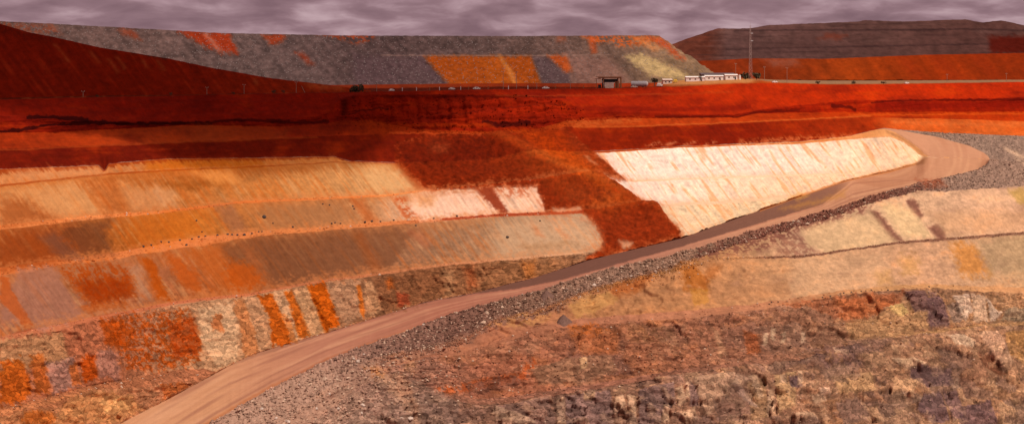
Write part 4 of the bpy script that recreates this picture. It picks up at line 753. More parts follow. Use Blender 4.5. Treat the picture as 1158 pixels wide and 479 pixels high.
rr_ = REM[(PXG.ravel()[REM[:, 0]] <= 1040)]
sub_mesh('berm', VG, rr_, PITC, M_FACE, pit)
# pit floor
fy = np.stack([VG.reshape(NR, NC, 3)[-1, :, 0], VG.reshape(NR, NC, 3)[-1, :, 1], VG.reshape(NR, NC, 3)[-1, :, 2]], -1)
fl2_ = fy.copy(); fl2_[:, 0] *= 0.25; fl2_[:, 1] *= 0.25
Vf = np.concatenate([fy, fl2_]); mesh_obj('pit_floor', Vf, grid_faces(2, NC).reshape(-1, 4), M_GRAV, pit, np.tile(lin((150, 110, 88))/ALB, (len(Vf), 1)).astype(np.float32))

# ------------------------------------------------------------------ plain beyond the rim
rim = VG.reshape(NR, NC, 3)[0]
rows = [rim]
for k, yy in enumerate((14, 40, 90, 170, 280, 450, 800, 1500, 3000, 7000, 16000, 30000)):
    Yr = rim[:, 1]+yy; zz = ZL[0]+0.25*fbm(PXC/9, PXC*0+k, 500+k, 3)*(yy < 1000)
    zz = zz*(1-ss(1200, 6000, np.full(NC, float(yy))))+2.0*ss(1200, 6000, np.full(NC, float(yy)))
    zz = zz+2.6*ss(735, 775, PXC)*ss(885, 850, PXC)*(0 if yy < 30 else 0.45 if yy < 60 else 1 if yy < 900 else 0)
    rows.append(np.stack([(PXC-HX)/F*Yr, Yr, zz], -1))
GVv = np.stack(rows); ng = len(rows)
Gpx = np.repeat(PXC[None, :], ng, 0); Gpy = HY+F*(ZC-GVv[..., 2])/GVv[..., 1]
PG = Paint(Gpx, Gpy)
PG.keys(np.ones(PG.px.size, bool), [(-200, (140, 40, 10)), (300, (160, 52, 14)), (500, (175, 64, 16)), (700, (180, 60, 12)), (850, (205, 92, 26)), (1360, (200, 78, 18))])
PG.C *= (0.84+0.13*PG.fb1+0.1*PG.fb2)[:, None]*np.array([1, 0.9, 0.8], np.float32)
PG.C *= np.interp(PG.px, [620, 760], [0.82, 1.0])[:, None]  # darker towards the left, standing in for shade missing there
dd = (GVv[..., 1]-rim[None, :, 1]).ravel()
k = np.nonzero((PG.px > 800) & (dd > 60))[0]; PG.mix(k, ss(60, 110, dd[k])*ss(800, 880, PG.px[k])*0.85, (150, 122, 92))
k = np.nonzero((PG.px > 740) & (PG.px < 860) & (dd > 10))[0]; PG.mix(k, ss(10, 30, dd[k])*ss(740, 765, PG.px[k])*ss(860, 845, PG.px[k])*0.8, (196, 140, 84))
k = np.nonzero((PG.px < 420) & (dd < 60))[0]; PG.mix(k, 0.4*ss(0.0, 0.6, PG.fb1[k]), (196, 110, 62))
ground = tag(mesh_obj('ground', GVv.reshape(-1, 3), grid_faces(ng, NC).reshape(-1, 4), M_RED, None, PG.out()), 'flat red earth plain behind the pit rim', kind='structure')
def plain_z(px_, d=60):
    z = float(np.interp(px_, PXC, ZL[0]))
    return z+2.6*float(ss(735, 775, np.float64(px_))*ss(885, 850, np.float64(px_)))*(0 if d < 20 else 0.5 if d < 80 else 1)
def rim_y(px_): return float(np.interp(px_, PXC, YL[0]))

# ------------------------------------------------------------------ dumps and hills behind the pit
def ridge(name, label, crest, toe_z, slope, nr, mat, paint, lifts=None, back=500.0, rgh=1.2, n=700, corner=False, group=None, rill=0.0, peak=False):
    """bank of tipped rock: crest line (px, py, depth), front face falling to the plain, level top running back"""
    c = np.asarray(crest, float); xs = np.linspace(c[0, 0], c[-1, 0], n)
    py_ = np.interp(xs, c[:, 0], c[:, 1])+0.35*fbm(xs/7, xs*0, 601+len(name), 4, 0.7); Yc = smooth_cols(np.interp(xs, c[:, 0], c[:, 2]), 12)
    CX = (xs-HX)/F*Yc; CZ = ZC-(py_-HY)/F*Yc
    nx = np.zeros(n); ny = -np.ones(n)
    if corner:                                             # the bank turns away from the view round a rounded corner
        a = np.linspace(0, math.pi/2, 60)[1:]; r = 14.0; cx, cy, cz = CX[-1], Yc[-1]+r, CZ[-1]
        ext = np.linspace(10, back, 60)
        CX = np.concatenate([CX, cx+r*np.sin(a), np.full(60, cx+r)]); Yc = np.concatenate([Yc, cy-r*np.cos(a), cy+ext]); CZ = np.concatenate([CZ, np.full(59, cz), np.full(60, cz)])
        nx = np.concatenate([nx, np.sin(a), np.ones(60)]); ny = np.concatenate([ny, -np.cos(a), np.zeros(60)])
    m = len(CX); tz = np.interp(HX+F*CX/Yc, *zip(*toe_z))
    T = np.linspace(0, 1, nr)[:, None]
    drop = (CZ-tz)[None, :]*T; run = drop/slope
    if lifts:
        for tt, wdt in lifts: run = run+wdt*ss(tt-0.012, tt+0.012, T)
    X = CX[None, :]+nx[None, :]*run; Y = Yc[None, :]+ny[None, :]*run; Zr = CZ[None, :]-drop
    ppx = HX+F*X/Y; ppy = HY+F*(ZC-Zr)/Y
    d = rgh*(0.8*fbm(ppx/16, ppy/9, 611, 4, 0.6)+0.5*fbm(ppx/5, ppy/3.5, 621, 2))*np.clip(T*8, 0.3, 1)
    if rill: d = d+rill*(1-np.abs(noise2((ppx-0.55*ppy)/9, ppy/60, 631))*2)*np.clip(T*4, 0, 1)
    al = math.atan(slope); X = X+nx*d*math.sin(al); Y = Y+ny*d*math.sin(al); Zr = Zr+d*math.cos(al)
    # top: two rows running back
    fr = nx == 0
    def back_row(dist, z):
        k_ = np.where(fr, (Y[0]+dist)/Y[0], 1.0); return np.stack([np.where(fr, X[0]*k_, X[0]-nx*dist), np.where(fr, Y[0]*k_, Y[0]-ny*dist), z], -1)
    if peak: b1, b2, b3 = back_row(4, Zr[0]-2.0), back_row(30, np.maximum(Zr[0]-17, tz-1)), back_row(back, tz-4)
    else: b1, b2, b3 = back_row(12, Zr[0]-0.4), back_row(back*0.6, Zr[0]-1.5), back_row(back*0.6+60, tz-4)
    V = np.concatenate([b3[None], b2[None], b1[None], np.stack([X, Y, Zr], -1)])
    qx = HX+F*V[..., 0]/V[..., 1]; qy = HY+F*(ZC-V[..., 2])/V[..., 1]; qx[:3] = qx[3]; qy[:3] = qy[3]
    Pd = Paint(qx, qy); paint(Pd)
    return tag(mesh_obj(name, V.reshape(-1, 3), grid_faces(len(V), m).reshape(-1, 4), mat, None, Pd.out()), label, group=group, kind='structure')
def paint_dump(p):
    a = np.ones(p.px.size, bool)
    p.keys(a, [(-300, (112, 84, 78)), (150, (118, 92, 88)), (300, (112, 90, 88)), (420, (98, 76, 76)), (520, (104, 82, 80)), (640, (122, 94, 86)), (700, (136, 106, 92)), (760, (158, 126, 98)), (900, (160, 128, 100))])
    p.C = p.C*np.array([0.97, 0.95, 0.90], np.float32); p.C *= (0.82+0.16*p.fb1+0.14*p.fb2+0.09*p.st2)[:, None]
    t = p.patch
    t([(-100, 10), (20, 25), (62, 28), (70, 40), (-100, 36)], (128, 52, 26), 0.6, 3, 5, 4, 0.2)
    t([(200, 34), (258, 37), (270, 60), (252, 60), (226, 50)], (150, 44, 14), 0.9, 2, 5, 3); t([(228, 36), (234, 36), (252, 58), (246, 58)], (176, 126, 108), 0.5, 1.5, 2, 2)
    t([(294, 38), (324, 39), (318, 48), (306, 50)], (150, 48, 16), 0.8, 2, 4, 3); t([(334, 60), (342, 60), (356, 73), (348, 73)], (136, 44, 18), 0.7, 2, 3, 2)
    t([(356, 39), (424, 40), (420, 46), (404, 50), (390, 46)], (158, 56, 18), 0.8, 2, 5, 3, 0.1); t([(132, 32), (150, 33), (160, 46), (140, 40)], (140, 52, 24), 0.6, 2, 5, 3)
    t([(400, 62), (478, 64), (512, 99), (400, 99)], (86, 64, 66), 0.6, 4, 5, 4); t([(470, 64), (482, 64), (516, 99), (500, 99)], (76, 56, 58), 0.6, 3, 3, 3)
    t([(479, 63.5), (601, 63.5), (615, 101), (512, 101)], (152, 66, 14), 0.97, 1.6, 3, 2); t([(540, 66), (566, 64), (590, 101), (560, 101)], (164, 80, 22), 0.5, 3, 5, 3)
    t([(562, 62), (566, 62), (580, 80), (588, 101), (582, 101), (574, 82)], (198, 128, 64), 0.6, 1.2, 1, 1)
    t([(601, 64), (620, 65), (644, 82), (647, 101), (616, 101)], (84, 64, 64), 0.9, 1.8, 3, 2); t([(619, 63), (641, 62), (647, 80), (640, 82)], (176, 72, 22), 0.9, 1.6, 3, 2)
    t([(641, 62), (690, 66), (720, 100), (648, 101), (647, 82)], (140, 98, 84), 0.6, 4, 4, 4)
    t([(655, 40), (742, 40), (750, 46), (724, 52), (700, 54), (690, 48), (670, 50)], (192, 84, 28), 0.9, 2, 6, 4, 0.1); t([(665, 42), (672, 42), (676, 60), (668, 60)], (176, 72, 30), 0.7, 1.5, 3, 2)
    t([(733, 41), (748, 42), (776, 68), (766, 66), (744, 50)], (178, 72, 34), 0.85, 2, 4, 3); t([(715, 43), (728, 42), (748, 56), (740, 58)], (206, 128, 72), 0.7, 2, 4, 3)
    t([(706, 64), (728, 61), (772, 82), (790, 92), (736, 86)], (196, 166, 110), 0.85, 2.5, 4, 3); t([(628, 42), (640, 42), (640, 47), (630, 47)], (150, 70, 40), 0.6, 2, 3, 2)
    p.linec([(430, 62.5), (480, 62.8), (600, 63), (690, 62)], 0.5, (150, 116, 100), 0.5, 0.5)
dump = ridge('waste_dump', 'long flat-topped bank of grey waste rock with orange tips behind the rim', [(-300, 6, 1180), (0, 24, 1240), (60, 27, 1255), (133, 31, 1280), (250, 37.5, 1330), (380, 40, 1370), (560, 41, 1400), (735, 40, 1400)],
             [(-300, -3), (1400, -1)], 0.74, 84, M_DUMP, paint_dump, lifts=[(0.37, 4.0)], corner=True, back=700, n=760, rgh=1.6)
def paint_hill(p):
    a = np.ones(p.px.size, bool); p.keys(a, [(-300, (128, 28, 8)), (200, (136, 32, 8)), (400, (150, 46, 14))]); p.C *= (1+0.12*p.fb1+0.10*p.st2+0.06*p.st1)[:, None]
    k = np.nonzero(a)[0]; p.mix(k, ss(0.3, 0.9, p.st2+0.4*p.fb2)*0.3, (168, 66, 30))
    for x0, y0, l in ((120, 66, 16), (130, 64, 14), (160, 69, 8), (176, 68, 12), (285, 88, 8), (100, 58, 14), (60, 50, 20)): p.patch([(x0, y0), (x0+4, y0), (x0+l, y0+l), (x0+l-4, y0+l)], (176, 84, 44), 0.6, 1.2, 2, 1.5)
    p.patch([(345, 95), (385, 97), (390, 102), (350, 100)], (190, 96, 48), 0.7, 1.5, 2, 2); p.patch([(0, 28), (60, 42), (60, 50), (0, 38)], (70, 24, 14), 0.5, 3, 3, 4, 0.2)
    p.patch([(155, 57), (190, 64), (188, 67), (150, 60)], (78, 44, 34), 0.7, 1.5, 2, 2)
def hy(px_, py_):                                          # crest depth from the toe line and the angle of repose
    yt = rim_y(px_)+np.interp(px_, [-300, 0, 390], [40, 35, 22]); qq = (py_-HY)/F
    return (px_, py_, float((ZC-plain_z(px_)+0.62*yt)/(0.62+qq)))
ridge('red_hill', 'dark red earth hill sloping down to the pit rim beside the grey dump', [hy(*p_) for p_ in ((-300, -62), (-100, -4), (0, 27), (34, 37), (61, 42), (114, 54), (189, 66), (236, 76), (303, 88), (354, 94), (390, 98.5), (420, 102.5))],
      [(x_, plain_z(x_)-0.6) for x_ in (-300, -100, 0, 200, 400, 500)], 0.62, 60, M_HILL, paint_hill, back=120, rgh=0.55, n=520, rill=0.2, peak=True)
def paint_tier(p):
    a = np.ones(p.px.size, bool); p.keys(a, [(700, (122, 42, 16)), (880, (134, 48, 15)), (960, (158, 60, 14)), (1060, (148, 48, 10)), (1400, (134, 42, 11))]); p.C *= (0.9+0.10*p.fb1+0.10*p.st3+0.05*p.st2)[:, None]
    for x0 in (1010, 1050, 1095): p.patch([(x0, 62), (x0+14, 62), (x0+44, 92), (x0+26, 92)], (146, 44, 12), 0.45, 3, 4, 3)
    p.patch([(860, 66), (900, 66), (905, 74), (875, 76)], (140, 92, 80), 0.5, 3, 2, 3)
ridge('red_dump_tier', 'broad orange-red lower bank in front of the far grey mesa', [(730, 86, 1950), (783, 69.5, 1980), (850, 66, 2000), (935, 66.5, 2000), (1047, 62, 2000), (1158, 60, 2000), (1450, 57, 2000)], [(700, 6), (1450, 6.5)], 0.62, 40, M_HILL, paint_tier, back=500, rgh=1.2, n=420)
def paint_mesa(p):
    a = np.ones(p.px.size, bool); p.keys(a, [(650, (112, 64, 48)), (800, (112, 60, 44)), (822, (112, 80, 72)), (1000, (116, 82, 72)), (1100, (112, 76, 66)), (1400, (112, 76, 66))]); p.C *= (1+0.14*p.fb1+0.12*p.fb2)[:, None]
    k = np.nonzero(a)[0]; p.mix(k, 0.6*ss(0.1, 0.7, fbm(p.px/90, p.py/3.2, 641, 4)), (74, 50, 46)); p.mix(k, 0.35*ss(0.2, 0.8, fbm(p.px/60, p.py/4, 651, 4)), (142, 108, 96))
    p.patch([(1118, 42), (1170, 41), (1300, 44), (1300, 62), (1120, 60)], (112, 26, 12), 0.85, 2, 3, 3); p.patch([(935, 39), (958, 39), (950, 45), (925, 44)], (150, 66, 40), 0.6, 2, 3, 3)
    p.linec([(830, 35), (900, 34), (1000, 34), (1100, 33), (1200, 36)], 0.7, (62, 42, 40), 0.6, 1.5); p.linec([(820, 56), (900, 54), (1000, 52), (1120, 50)], 0.6, (66, 44, 42), 0.5, 1.5)
ridge('far_mesa', 'far dark grey terraced waste mesa beneath the clouds', [(600, 95, 2450), (690, 74, 2480), (745, 56, 2500), (768, 47, 2520), (800, 36, 2550), (812, 32, 2560), (828, 32.5, 2560), (849, 32, 2580), (869, 28.6, 2600), (970, 24.5, 2600), (978, 23, 2600), (1020, 24.5, 2600), (1091, 22, 2600), (1111, 25.5, 2600), (1120, 24.5, 2600), (1132, 23, 2600), (1146, 26, 2600), (1158, 28.6, 2600), (1250, 31, 2600), (1450, 30, 2600)], [(600, 4), (1450, 4)], 0.62, 60, M_FAR, paint_mesa, lifts=[(0.14, 10), (0.3, 14), (0.45, 12), (0.6, 12)], back=900, rgh=3.0, n=520)

# ------------------------------------------------------------------ small builders
class MB:
    def __init__(s): s.v = []; s.f3 = []; s.f4 = []
    def box(s, c, d, rz=0):
        n = len(s.v); ca, sa = math.cos(rz), math.sin(rz)
        for z in (-1, 1):
            for x, y in ((-1, -1), (1, -1), (1, 1), (-1, 1)):
                a, b = x*d[0]/2, y*d[1]/2; s.v.append((c[0]+a*ca-b*sa, c[1]+a*sa+b*ca, c[2]+z*d[2]/2))
        s.f4 += [(n, n+3, n+2, n+1), (n+4, n+5, n+6, n+7)]+[(n+i, n+(i+1) % 4, n+4+(i+1) % 4, n+4+i) for i in range(4)]
        return s
    def rod(s, p, q_, r0, r1=None, k=6):
        r1 = r0 if r1 is None else r1; p = Vector(p); q_ = Vector(q_); ax = (q_-p).normalized(); a = ax.orthogonal().normalized(); b = ax.cross(a); n = len(s.v)
        for c, r in ((p, r0), (q_, r1)):
            for i in range(k):
                t = 2*math.pi*i/k; s.v.append(tuple(c+(a*math.cos(t)+b*math.sin(t))*r))
        s.f4 += [(n+i, n+(i+1) % k, n+k+(i+1) % k, n+k+i) for i in range(k)]
        for i in range(1, k-1): s.f3 += [(n, n+i+1, n+i), (n+k, n+k+i, n+k+i+1)]
        return s
    def prism(s, x0, x1, y0, y1, z, h):                     # gable roof along x
        n = len(s.v); ym = (y0+y1)/2
        s.v += [(x0, y0, z), (x1, y0, z), (x1, y1, z), (x0, y1, z), (x0, ym, z+h), (x1, ym, z+h)]
        s.f4 += [(n, n+1, n+5, n+4), (n+2, n+3, n+4, n+5), (n, n+3, n+2, n+1)]; s.f3 += [(n, n+4, n+3), (n+1, n+2, n+5)]
        return s
    def build(s, name, mat, parent=None, smooth=False):
        return mesh_obj(name, s.v, [s.f4, s.f3], mat, parent, None, smooth)
def copy_tree(o, parent=None):
    c = o.copy(); COL.objects.link(c); c.parent = parent
    for ch in o.children: copy_tree(ch, c)
    return c
def spot(px_, d=40): 
    Y = rim_y(px_)+d; return ((px_-HX)/F*Y, Y, plain_z(px_, d)-0.1), Y/F     # place on the plain, metres per photo pixel there
M_CREAM = plain('cream_panel', (0.62, 0.46, 0.36)); M_WHITE = plain('white_paint', (0.78, 0.68, 0.6)); M_PINKW = plain('dusty_white_wall', (0.74, 0.6, 0.55)); M_DARK = plain('dark_opening', (0.035, 0.028, 0.028))
M_RUST = plain('rusty_steel', (0.32, 0.13, 0.05), 0.8, 0.3); M_STEEL = plain('galvanised_steel', (0.5, 0.46, 0.44), 0.45, 0.15); M_WOOD = plain('weathered_timber', (0.34, 0.22, 0.15), 0.9, 0.25, 2.0)
M_ROOFD = plain('dark_roof_sheet', (0.11, 0.075, 0.075), 0.7); M_YEL = plain('yellow_machine_paint', (0.62, 0.36, 0.05), 0.5); M_GLASS = plain('tinted_glass', (0.05, 0.035, 0.03), 0.15, 0.02); M_TYRE = plain('black_rubber', (0.03, 0.028, 0.028), 0.9)
M_BLDR = plain('dark_boulder_stone', (0.075, 0.05, 0.042), 0.95, 0.4, 1.5); M_PALEB = plain('pale_boulder_stone', (0.55, 0.40, 0.31), 0.95, 0.3, 1.5); M_LEAF = plain('dusty_leaf', (0.085, 0.06, 0.028), 0.9, 0.4, 1.2); M_BARK = plain('grey_bark', (0.13, 0.09, 0.07), 0.95)
M_RAIL = plain('pale_steel_lattice', (0.45, 0.33, 0.28), 0.5)

# ---- shed over the crusher, on the rim
(o_, m_) = spot(690, 22); t = tag(empty('crusher_shed', o_), 'open steel shed with flat rusty roof over a cream bin on the rim', 'shed')
def bx(name, mat, c, d, parent=t): return MB().box([v*m_ for v in c], [v*m_ for v in d]).build(name, mat, parent)
bx('roof', M_RUST, (-2, 0, 12.6), (28, 14, 0.9)); bx('roof_beam', M_RUST, (-1, -6, 11.7), (26, 0.8, 0.8)); bx('hopper_bin', M_CREAM, (-1.5, -2, 3.4), (10.5, 6, 6.6)); bx('machinery', M_DARK, (0, 2.5, 8.5), (18, 5, 3.6))
for x in (-8, 8.5, 12): bx('post', M_RUST, (x, -5.6, 5.9), (0.9, 0.9, 12)); bx('post', M_RUST, (x, 5.6, 5.9), (0.9, 0.9, 12))
bx('side_wall', M_DARK, (-8.6, 0, 4.5), (0.6, 10, 9)); bx('chute', M_RUST, (7.5, -1.5, 4), (4.5, 5, 8)); bx('lean_to_roof', M_RUST, (-14, 0, 10.6), (6, 10, 0.7)); bx('lean_to_post', M_RUST, (-16, -4.6, 5.1), (0.7, 0.7, 10.4)); bx('motor', M_DARK, (-12, 0, 2), (3, 4, 4))
MB().rod((-6*m_, -5*m_, 0.5*m_), (-10*m_, -8*m_, 9*m_), 0.15, k=6).build('ladder', M_STEEL, t)
# ---- tank
(o_, m_) = spot(722, 26); t = tag(empty('storage_tank', o_), 'horizontal silver storage tank on cradles beside the crusher shed', 'tank')
MB().rod((-8*m_, 0, 4.2*m_), (9*m_, -3*m_, 4.2*m_), 3.1*m_, k=20).build('tank_shell', M_STEEL, t, False); MB().rod((9*m_, -3*m_, 4.2*m_), (10.4*m_, -3.25*m_, 4.2*m_), 3.1*m_, 1.6*m_, k=20).build('end_cap', M_WHITE, t)
for x in (-5, 5): MB().box((x*m_, -1.3*m_, 0.7*m_), (1.6*m_, 5*m_, 1.6*m_)).build('cradle', M_RUST, t)
MB().box((0, -1.4*m_, 7.6*m_), (1.5*m_, 1.5*m_, 0.8*m_)).build('hatch', M_STEEL, t)
# ---- ute and other vehicles
def vehicle(px_, d, kind, label, mat, rz=0.0, L=9.0, group=None):
    (o_, m_) = spot(px_, d); t = tag(empty(kind, o_, rz), label, kind.replace('_', ' '), group); m_ = 0.55
    L_, H, W = (4.2, 1.5, 1.7) if L < 10 else (7.0, 2.6, 2.3)
    MB().box((0, 0, 0.42*H), (L_, W, 0.42*H)).build('body', mat, t); c = MB(); n = len(c.v)
    z0, z1 = 0.63*H, H; xa, xb = -0.28*L_, 0.2*L_
    c.v += [(xa, -W*.48, z0), (xb+.12*L_, -W*.48, z0), (xb+.12*L_, W*.48, z0), (xa, W*.48, z0), (xa+.04*L_, -W*.42, z1), (xb, -W*.42, z1), (xb, W*.42, z1), (xa+.04*L_, W*.42, z1)]
    c.f4 += [(0, 3, 2, 1), (4, 5, 6, 7)]+[(i, (i+1) % 4, 4+(i+1) % 4, 4+i) for i in range(4)]; c.build('cabin', mat, t)
    MB().box((xb*.2, 0, (z0+z1)/2), (0.3*L_, W*0.98, 0.2*H)).build('window', M_GLASS, t)
    for sx in (-.32, .32):
        for sy in (-1, 1): MB().rod((sx*L_, sy*W*.42, .18*H), (sx*L_, sy*W*.52, .18*H), .19*H, k=12).build('wheel', M_TYRE, t)
    return t
GV = 'white utility vehicles parked along the rim'
for px_, d, rz in ((443, 18, 1.2), (511, 26, 1.0), (539, 14, 0.0), (617, 14, 0.1)): vehicle(px_, d, 'utility_vehicle', 'small white utility vehicle on the rim in front of the dump', M_WHITE, rz, group=GV)
vehicle(876, 30, 'utility_vehicle', 'white utility vehicle on orange ground right of the tall mast', M_WHITE, 0.2); vehicle(746, 20, 'water_cart', 'white water cart beside the silver tank', M_WHITE, 1.2, 11); vehicle(717, 18, 'flatbed_truck', 'cream truck parked between shed and silver tank', M_CREAM, 0.1); vehicle(1025, 40, 'utility_vehicle', 'lone white vehicle on the grey strip below the orange bank', M_WHITE, 0.4)
vehicle(764, 90, 'wheel_loader', 'yellow loader standing between the pale hut and the offices', M_YEL, 1.3, 11)
# ---- offices
def office(px0, px1, d, h, label, name='site_office', wall=M_PINKW, roof=M_WHITE, nwin=4, door=True):
    (o_, m_) = spot((px0+px1)/2, d); L_ = (px1-px0)*m_; H = h*m_; t = tag(empty(name, o_), label, 'building')
    MB().box((0, 3, H/2), (L_, 6, H)).build('wall', wall, t); MB().prism(-L_/2-.4, L_/2+.4, -0.5, 6.5, H+.003, 0.9).build('roof', roof, t)
    for i in range(nwin):
        x = -L_/2+(i+.7)*L_/(nwin+.4)
        w_ = MB().box((x, -0.03, H*.58), (1.3, 0.14, 1.0)).build('window', M_WHITE, t); MB().box((x, -0.12, H*.58), (1.1, 0.06, 0.8)).build('pane', M_GLASS, w_)
    if door: dr = MB().box((L_*.32, -0.03, H*.36), (1.0, 0.12, H*.7)).build('door', M_DARK, t); MB().box((L_*.32+.35, -0.12, H*.34), (.12, .1, .12)).build('handle', M_STEEL, dr)
    return t
office(776, 797, 104, 4.6, 'long dusty white site office nearest the end of the grey dump', nwin=3); office(797.6, 818, 104, 4.9, 'white site office behind a small roadside tree', wall=M_WHITE, nwin=3); office(820.5, 834, 100, 5.3, 'short bright white hut at the mast end of the office row', 'site_hut', M_WHITE, nwin=2); office(750, 760, 96, 4.6, 'low cream hut on the pad below the dump corner', 'site_hut', M_CREAM, M_CREAM, 2, False)
(o_, m_) = spot(812, 150); t = tag(empty('workshop', o_), 'long dark-roofed workshop rising behind the white offices', 'building'); MB().box((0, 5, 2.3), (26, 10, 4.6)).build('wall', M_ROOFD, t); MB().prism(-13.4, 13.4, -.5, 10.5, 4.603, 1.3).build('roof', M_ROOFD, t)
(o_, m_) = spot(836.4, 98); t = tag(empty('water_tank', o_), 'small white upright tank at the end of the office row', 'tank'); MB().rod((0, 0, 0), (0, 0, 3.2), 0.9, k=16).build('shell', M_WHITE, t, False); MB().rod((0, 0, 3.2), (0, 0, 3.7), 0.95, 0.1, k=16).build('lid', M_STEEL, t)
# ---- lattice mast
(o_, m_) = spot(848.5, 90); t = tag(empty('lattice_mast', o_), 'tall thin lattice radio mast standing beside two dark trees', 'mast'); HM = 61*m_
def leg_at(a, z): r = 1.5*(1-0.72*z/HM); return (r*math.cos(a), r*math.sin(a), z)
an = [R(90+120*i) for i in range(3)]
for a in an: MB().rod(leg_at(a, 0), leg_at(a, HM), 0.09, 0.06, 5).build('leg', M_RAIL, t)
for i in range(14):
    z0, z1 = HM*i/14, HM*(i+1)/14; b = MB()
    for j in range(3): b.rod(leg_at(an[j], z0), leg_at(an[(j+1) % 3], z1), 0.045, k=4); b.rod(leg_at(an[j], z1), leg_at(an[(j+1) % 3], z1), 0.04, k=4)
    b.build('bracing', M_RAIL, t)
MB().rod((0, 0, HM), (0, 0, HM+3), 0.06, k=5).build('antenna', M_RAIL, t)
for z in (0.72, 0.86): MB().box((1.1, -0.2, HM*z), (1.8, 0.5, 0.5)).build('dish_arm', M_STEEL, t)
# ---- poles
def pole(px_, d, hp, label, group=None, lean=0.0, arm=True, mat=M_WOOD):
    (o_, m_) = spot(px_, d); t = tag(empty('power_pole', o_), label, 'pole', group); H = hp*m_
    MB().rod((0, 0, 0), (lean*H, 0, H), 0.17, 0.12, 7).build('post', mat, t)
    if arm: MB().box((lean*H*.94, 0, H*.94), (1.8, .14, .16)).build('cross_arm', mat, t); [MB().rod((lean*H*.94+x, 0, H*.95), (lean*H*.94+x, 0, H*.95+.35), .07, k=5).build('insulator', M_WHITE, t) for x in (-.7, .7)]
    return t
GP = 'thin power poles along the far rim'; LP_ = 'thin weathered power pole on the pit rim before the dump'
for px_, hp in ((569, 21), (584, 20), (645, 9), (607, 7), (426, 9)): pole(px_, 16, hp, LP_, GP)
for px_, hp in ((94, 7), (234, 9), (276, 11), (335, 13)): pole(px_, 10, hp, 'thin pole at the foot of the dark red hill', 'poles below the red hill')
pole(345, 10, 8, 'short leaning stay pole at the foot of the red hill', lean=-0.5, arm=False)
pole(890, 60, 18, 'pale power pole on the grey strip right of the mast'); pole(832, 110, 19, 'power pole behind the short white hut'); pole(864.5, 120, 16, 'power pole just behind the trees by the mast')
for px_ in (1071, 1138): pole(px_, 120, 10, 'thin pole on the plain below the broad orange bank', 'poles on the far plain')
# ---- row of small marker posts on the rim
for px_ in (455, 471, 486, 497, 521, 530, 552, 575, 597, 628, 660):
    (o_, m_) = spot(px_, 12); t = tag(MB().box((0, 0, 1.0), (0.35, 0.35, 2.0)).box((0, 0, 2.05), (0.5, 0.5, 0.14)).build('marker_post', M_WHITE if px_ % 2 else M_RUST), ('white' if px_ % 2 else 'rusty')+' short marker post standing on the rim edge', 'post', ('white' if px_ % 2 else 'rusty')+' marker posts along the rim'); t.location = o_
# ---- trees and shrubs
def tree(name, px_, d, w_px, h_px, label, trunk_h=0.25, seed=0, group=None, n=420):
    (o_, m_) = spot(px_, d); rg = np.random.default_rng(seed); t = tag(empty(name, o_), label, 'tree' if trunk_h > 0.12 else 'shrub', group); H = h_px*m_; Wd = w_px*m_/2
    b = MB(); b.rod((0, 0, -.2), (0.1, 0, H*(trunk_h+.25)), .05*H, .025*H, 7)
    for i in range(5):
        a = rg.uniform(0, 6.28); b.rod((0.05, 0, H*(trunk_h*.8+.04*i)), (Wd*.6*math.cos(a), Wd*.6*math.sin(a), H*(trunk_h+.3+.08*i)), .022*H, .008*H, 5)
    b.build('trunk', M_BARK, t)
    cl = [(rg.uniform(-.62, .62)*Wd, rg.uniform(-.6, .6)*Wd, H*(trunk_h+(1-trunk_h)*rg.uniform(.2, .82)), rg.uniform(.28, .5)*Wd) for _ in range(9)]
    V, Fq = [], []
    for i in range(n):
        cx, cy, cz, r = cl[rg.integers(len(cl))]; p = rg.normal(size=3); p = p/np.linalg.norm(p)*r*rg.uniform(.5, 1.05); a = rg.normal(size=3); a /= np.linalg.norm(a); bb = np.cross(a, rg.normal(size=3)); bb /= np.linalg.norm(bb); s_ = rg.uniform(.10, .2)*Wd
        c = np.array([cx, cy, cz])+p*[1, 1, .8]; k = len(V); V += [c-a*s_, c+bb*s_*.6, c+a*s_, c-bb*s_*.6]; Fq.append((k, k+1, k+2, k+3))
    mesh_obj('crown', V, np.array(Fq), M_LEAF, t, None, False); return t
tree('gum_tree', 843, 96, 13, 7.5, 'dark green tree on the office side of the mast', .2, 1); tree('gum_tree', 855.5, 92, 12, 8.5, 'dark dense tree just right of the mast foot', .18, 2); tree('small_tree', 791.5, 92, 5, 7, 'small dark tree in front of the white offices', .4, 3, n=200); tree('small_tree', 740, 60, 9, 10, 'olive tree standing behind the silver tank', .45, 4, n=260)
tree('shrub', 403, 14, 17, 7.5, 'wide dark shrub on the rim where the red hill ends', .1, 5, n=380)
for i, (px_, w_, h_) in enumerate(((193, 5, 4), (110, 5, 3), (309, 6, 4), (320, 5, 4), (264, 5, 3))): tree('shrub', px_, 8, w_, h_, 'small dark shrub at the foot of the red hill', .1, 10+i, 'shrubs below the red hill', 140)
for i, px_ in enumerate((966, 999, 925)): tree('shrub', px_, 70, 7, 3.5, 'low dark shrub on the grey strip below the orange bank', .1, 20+i, 'shrubs on the far plain', 140)

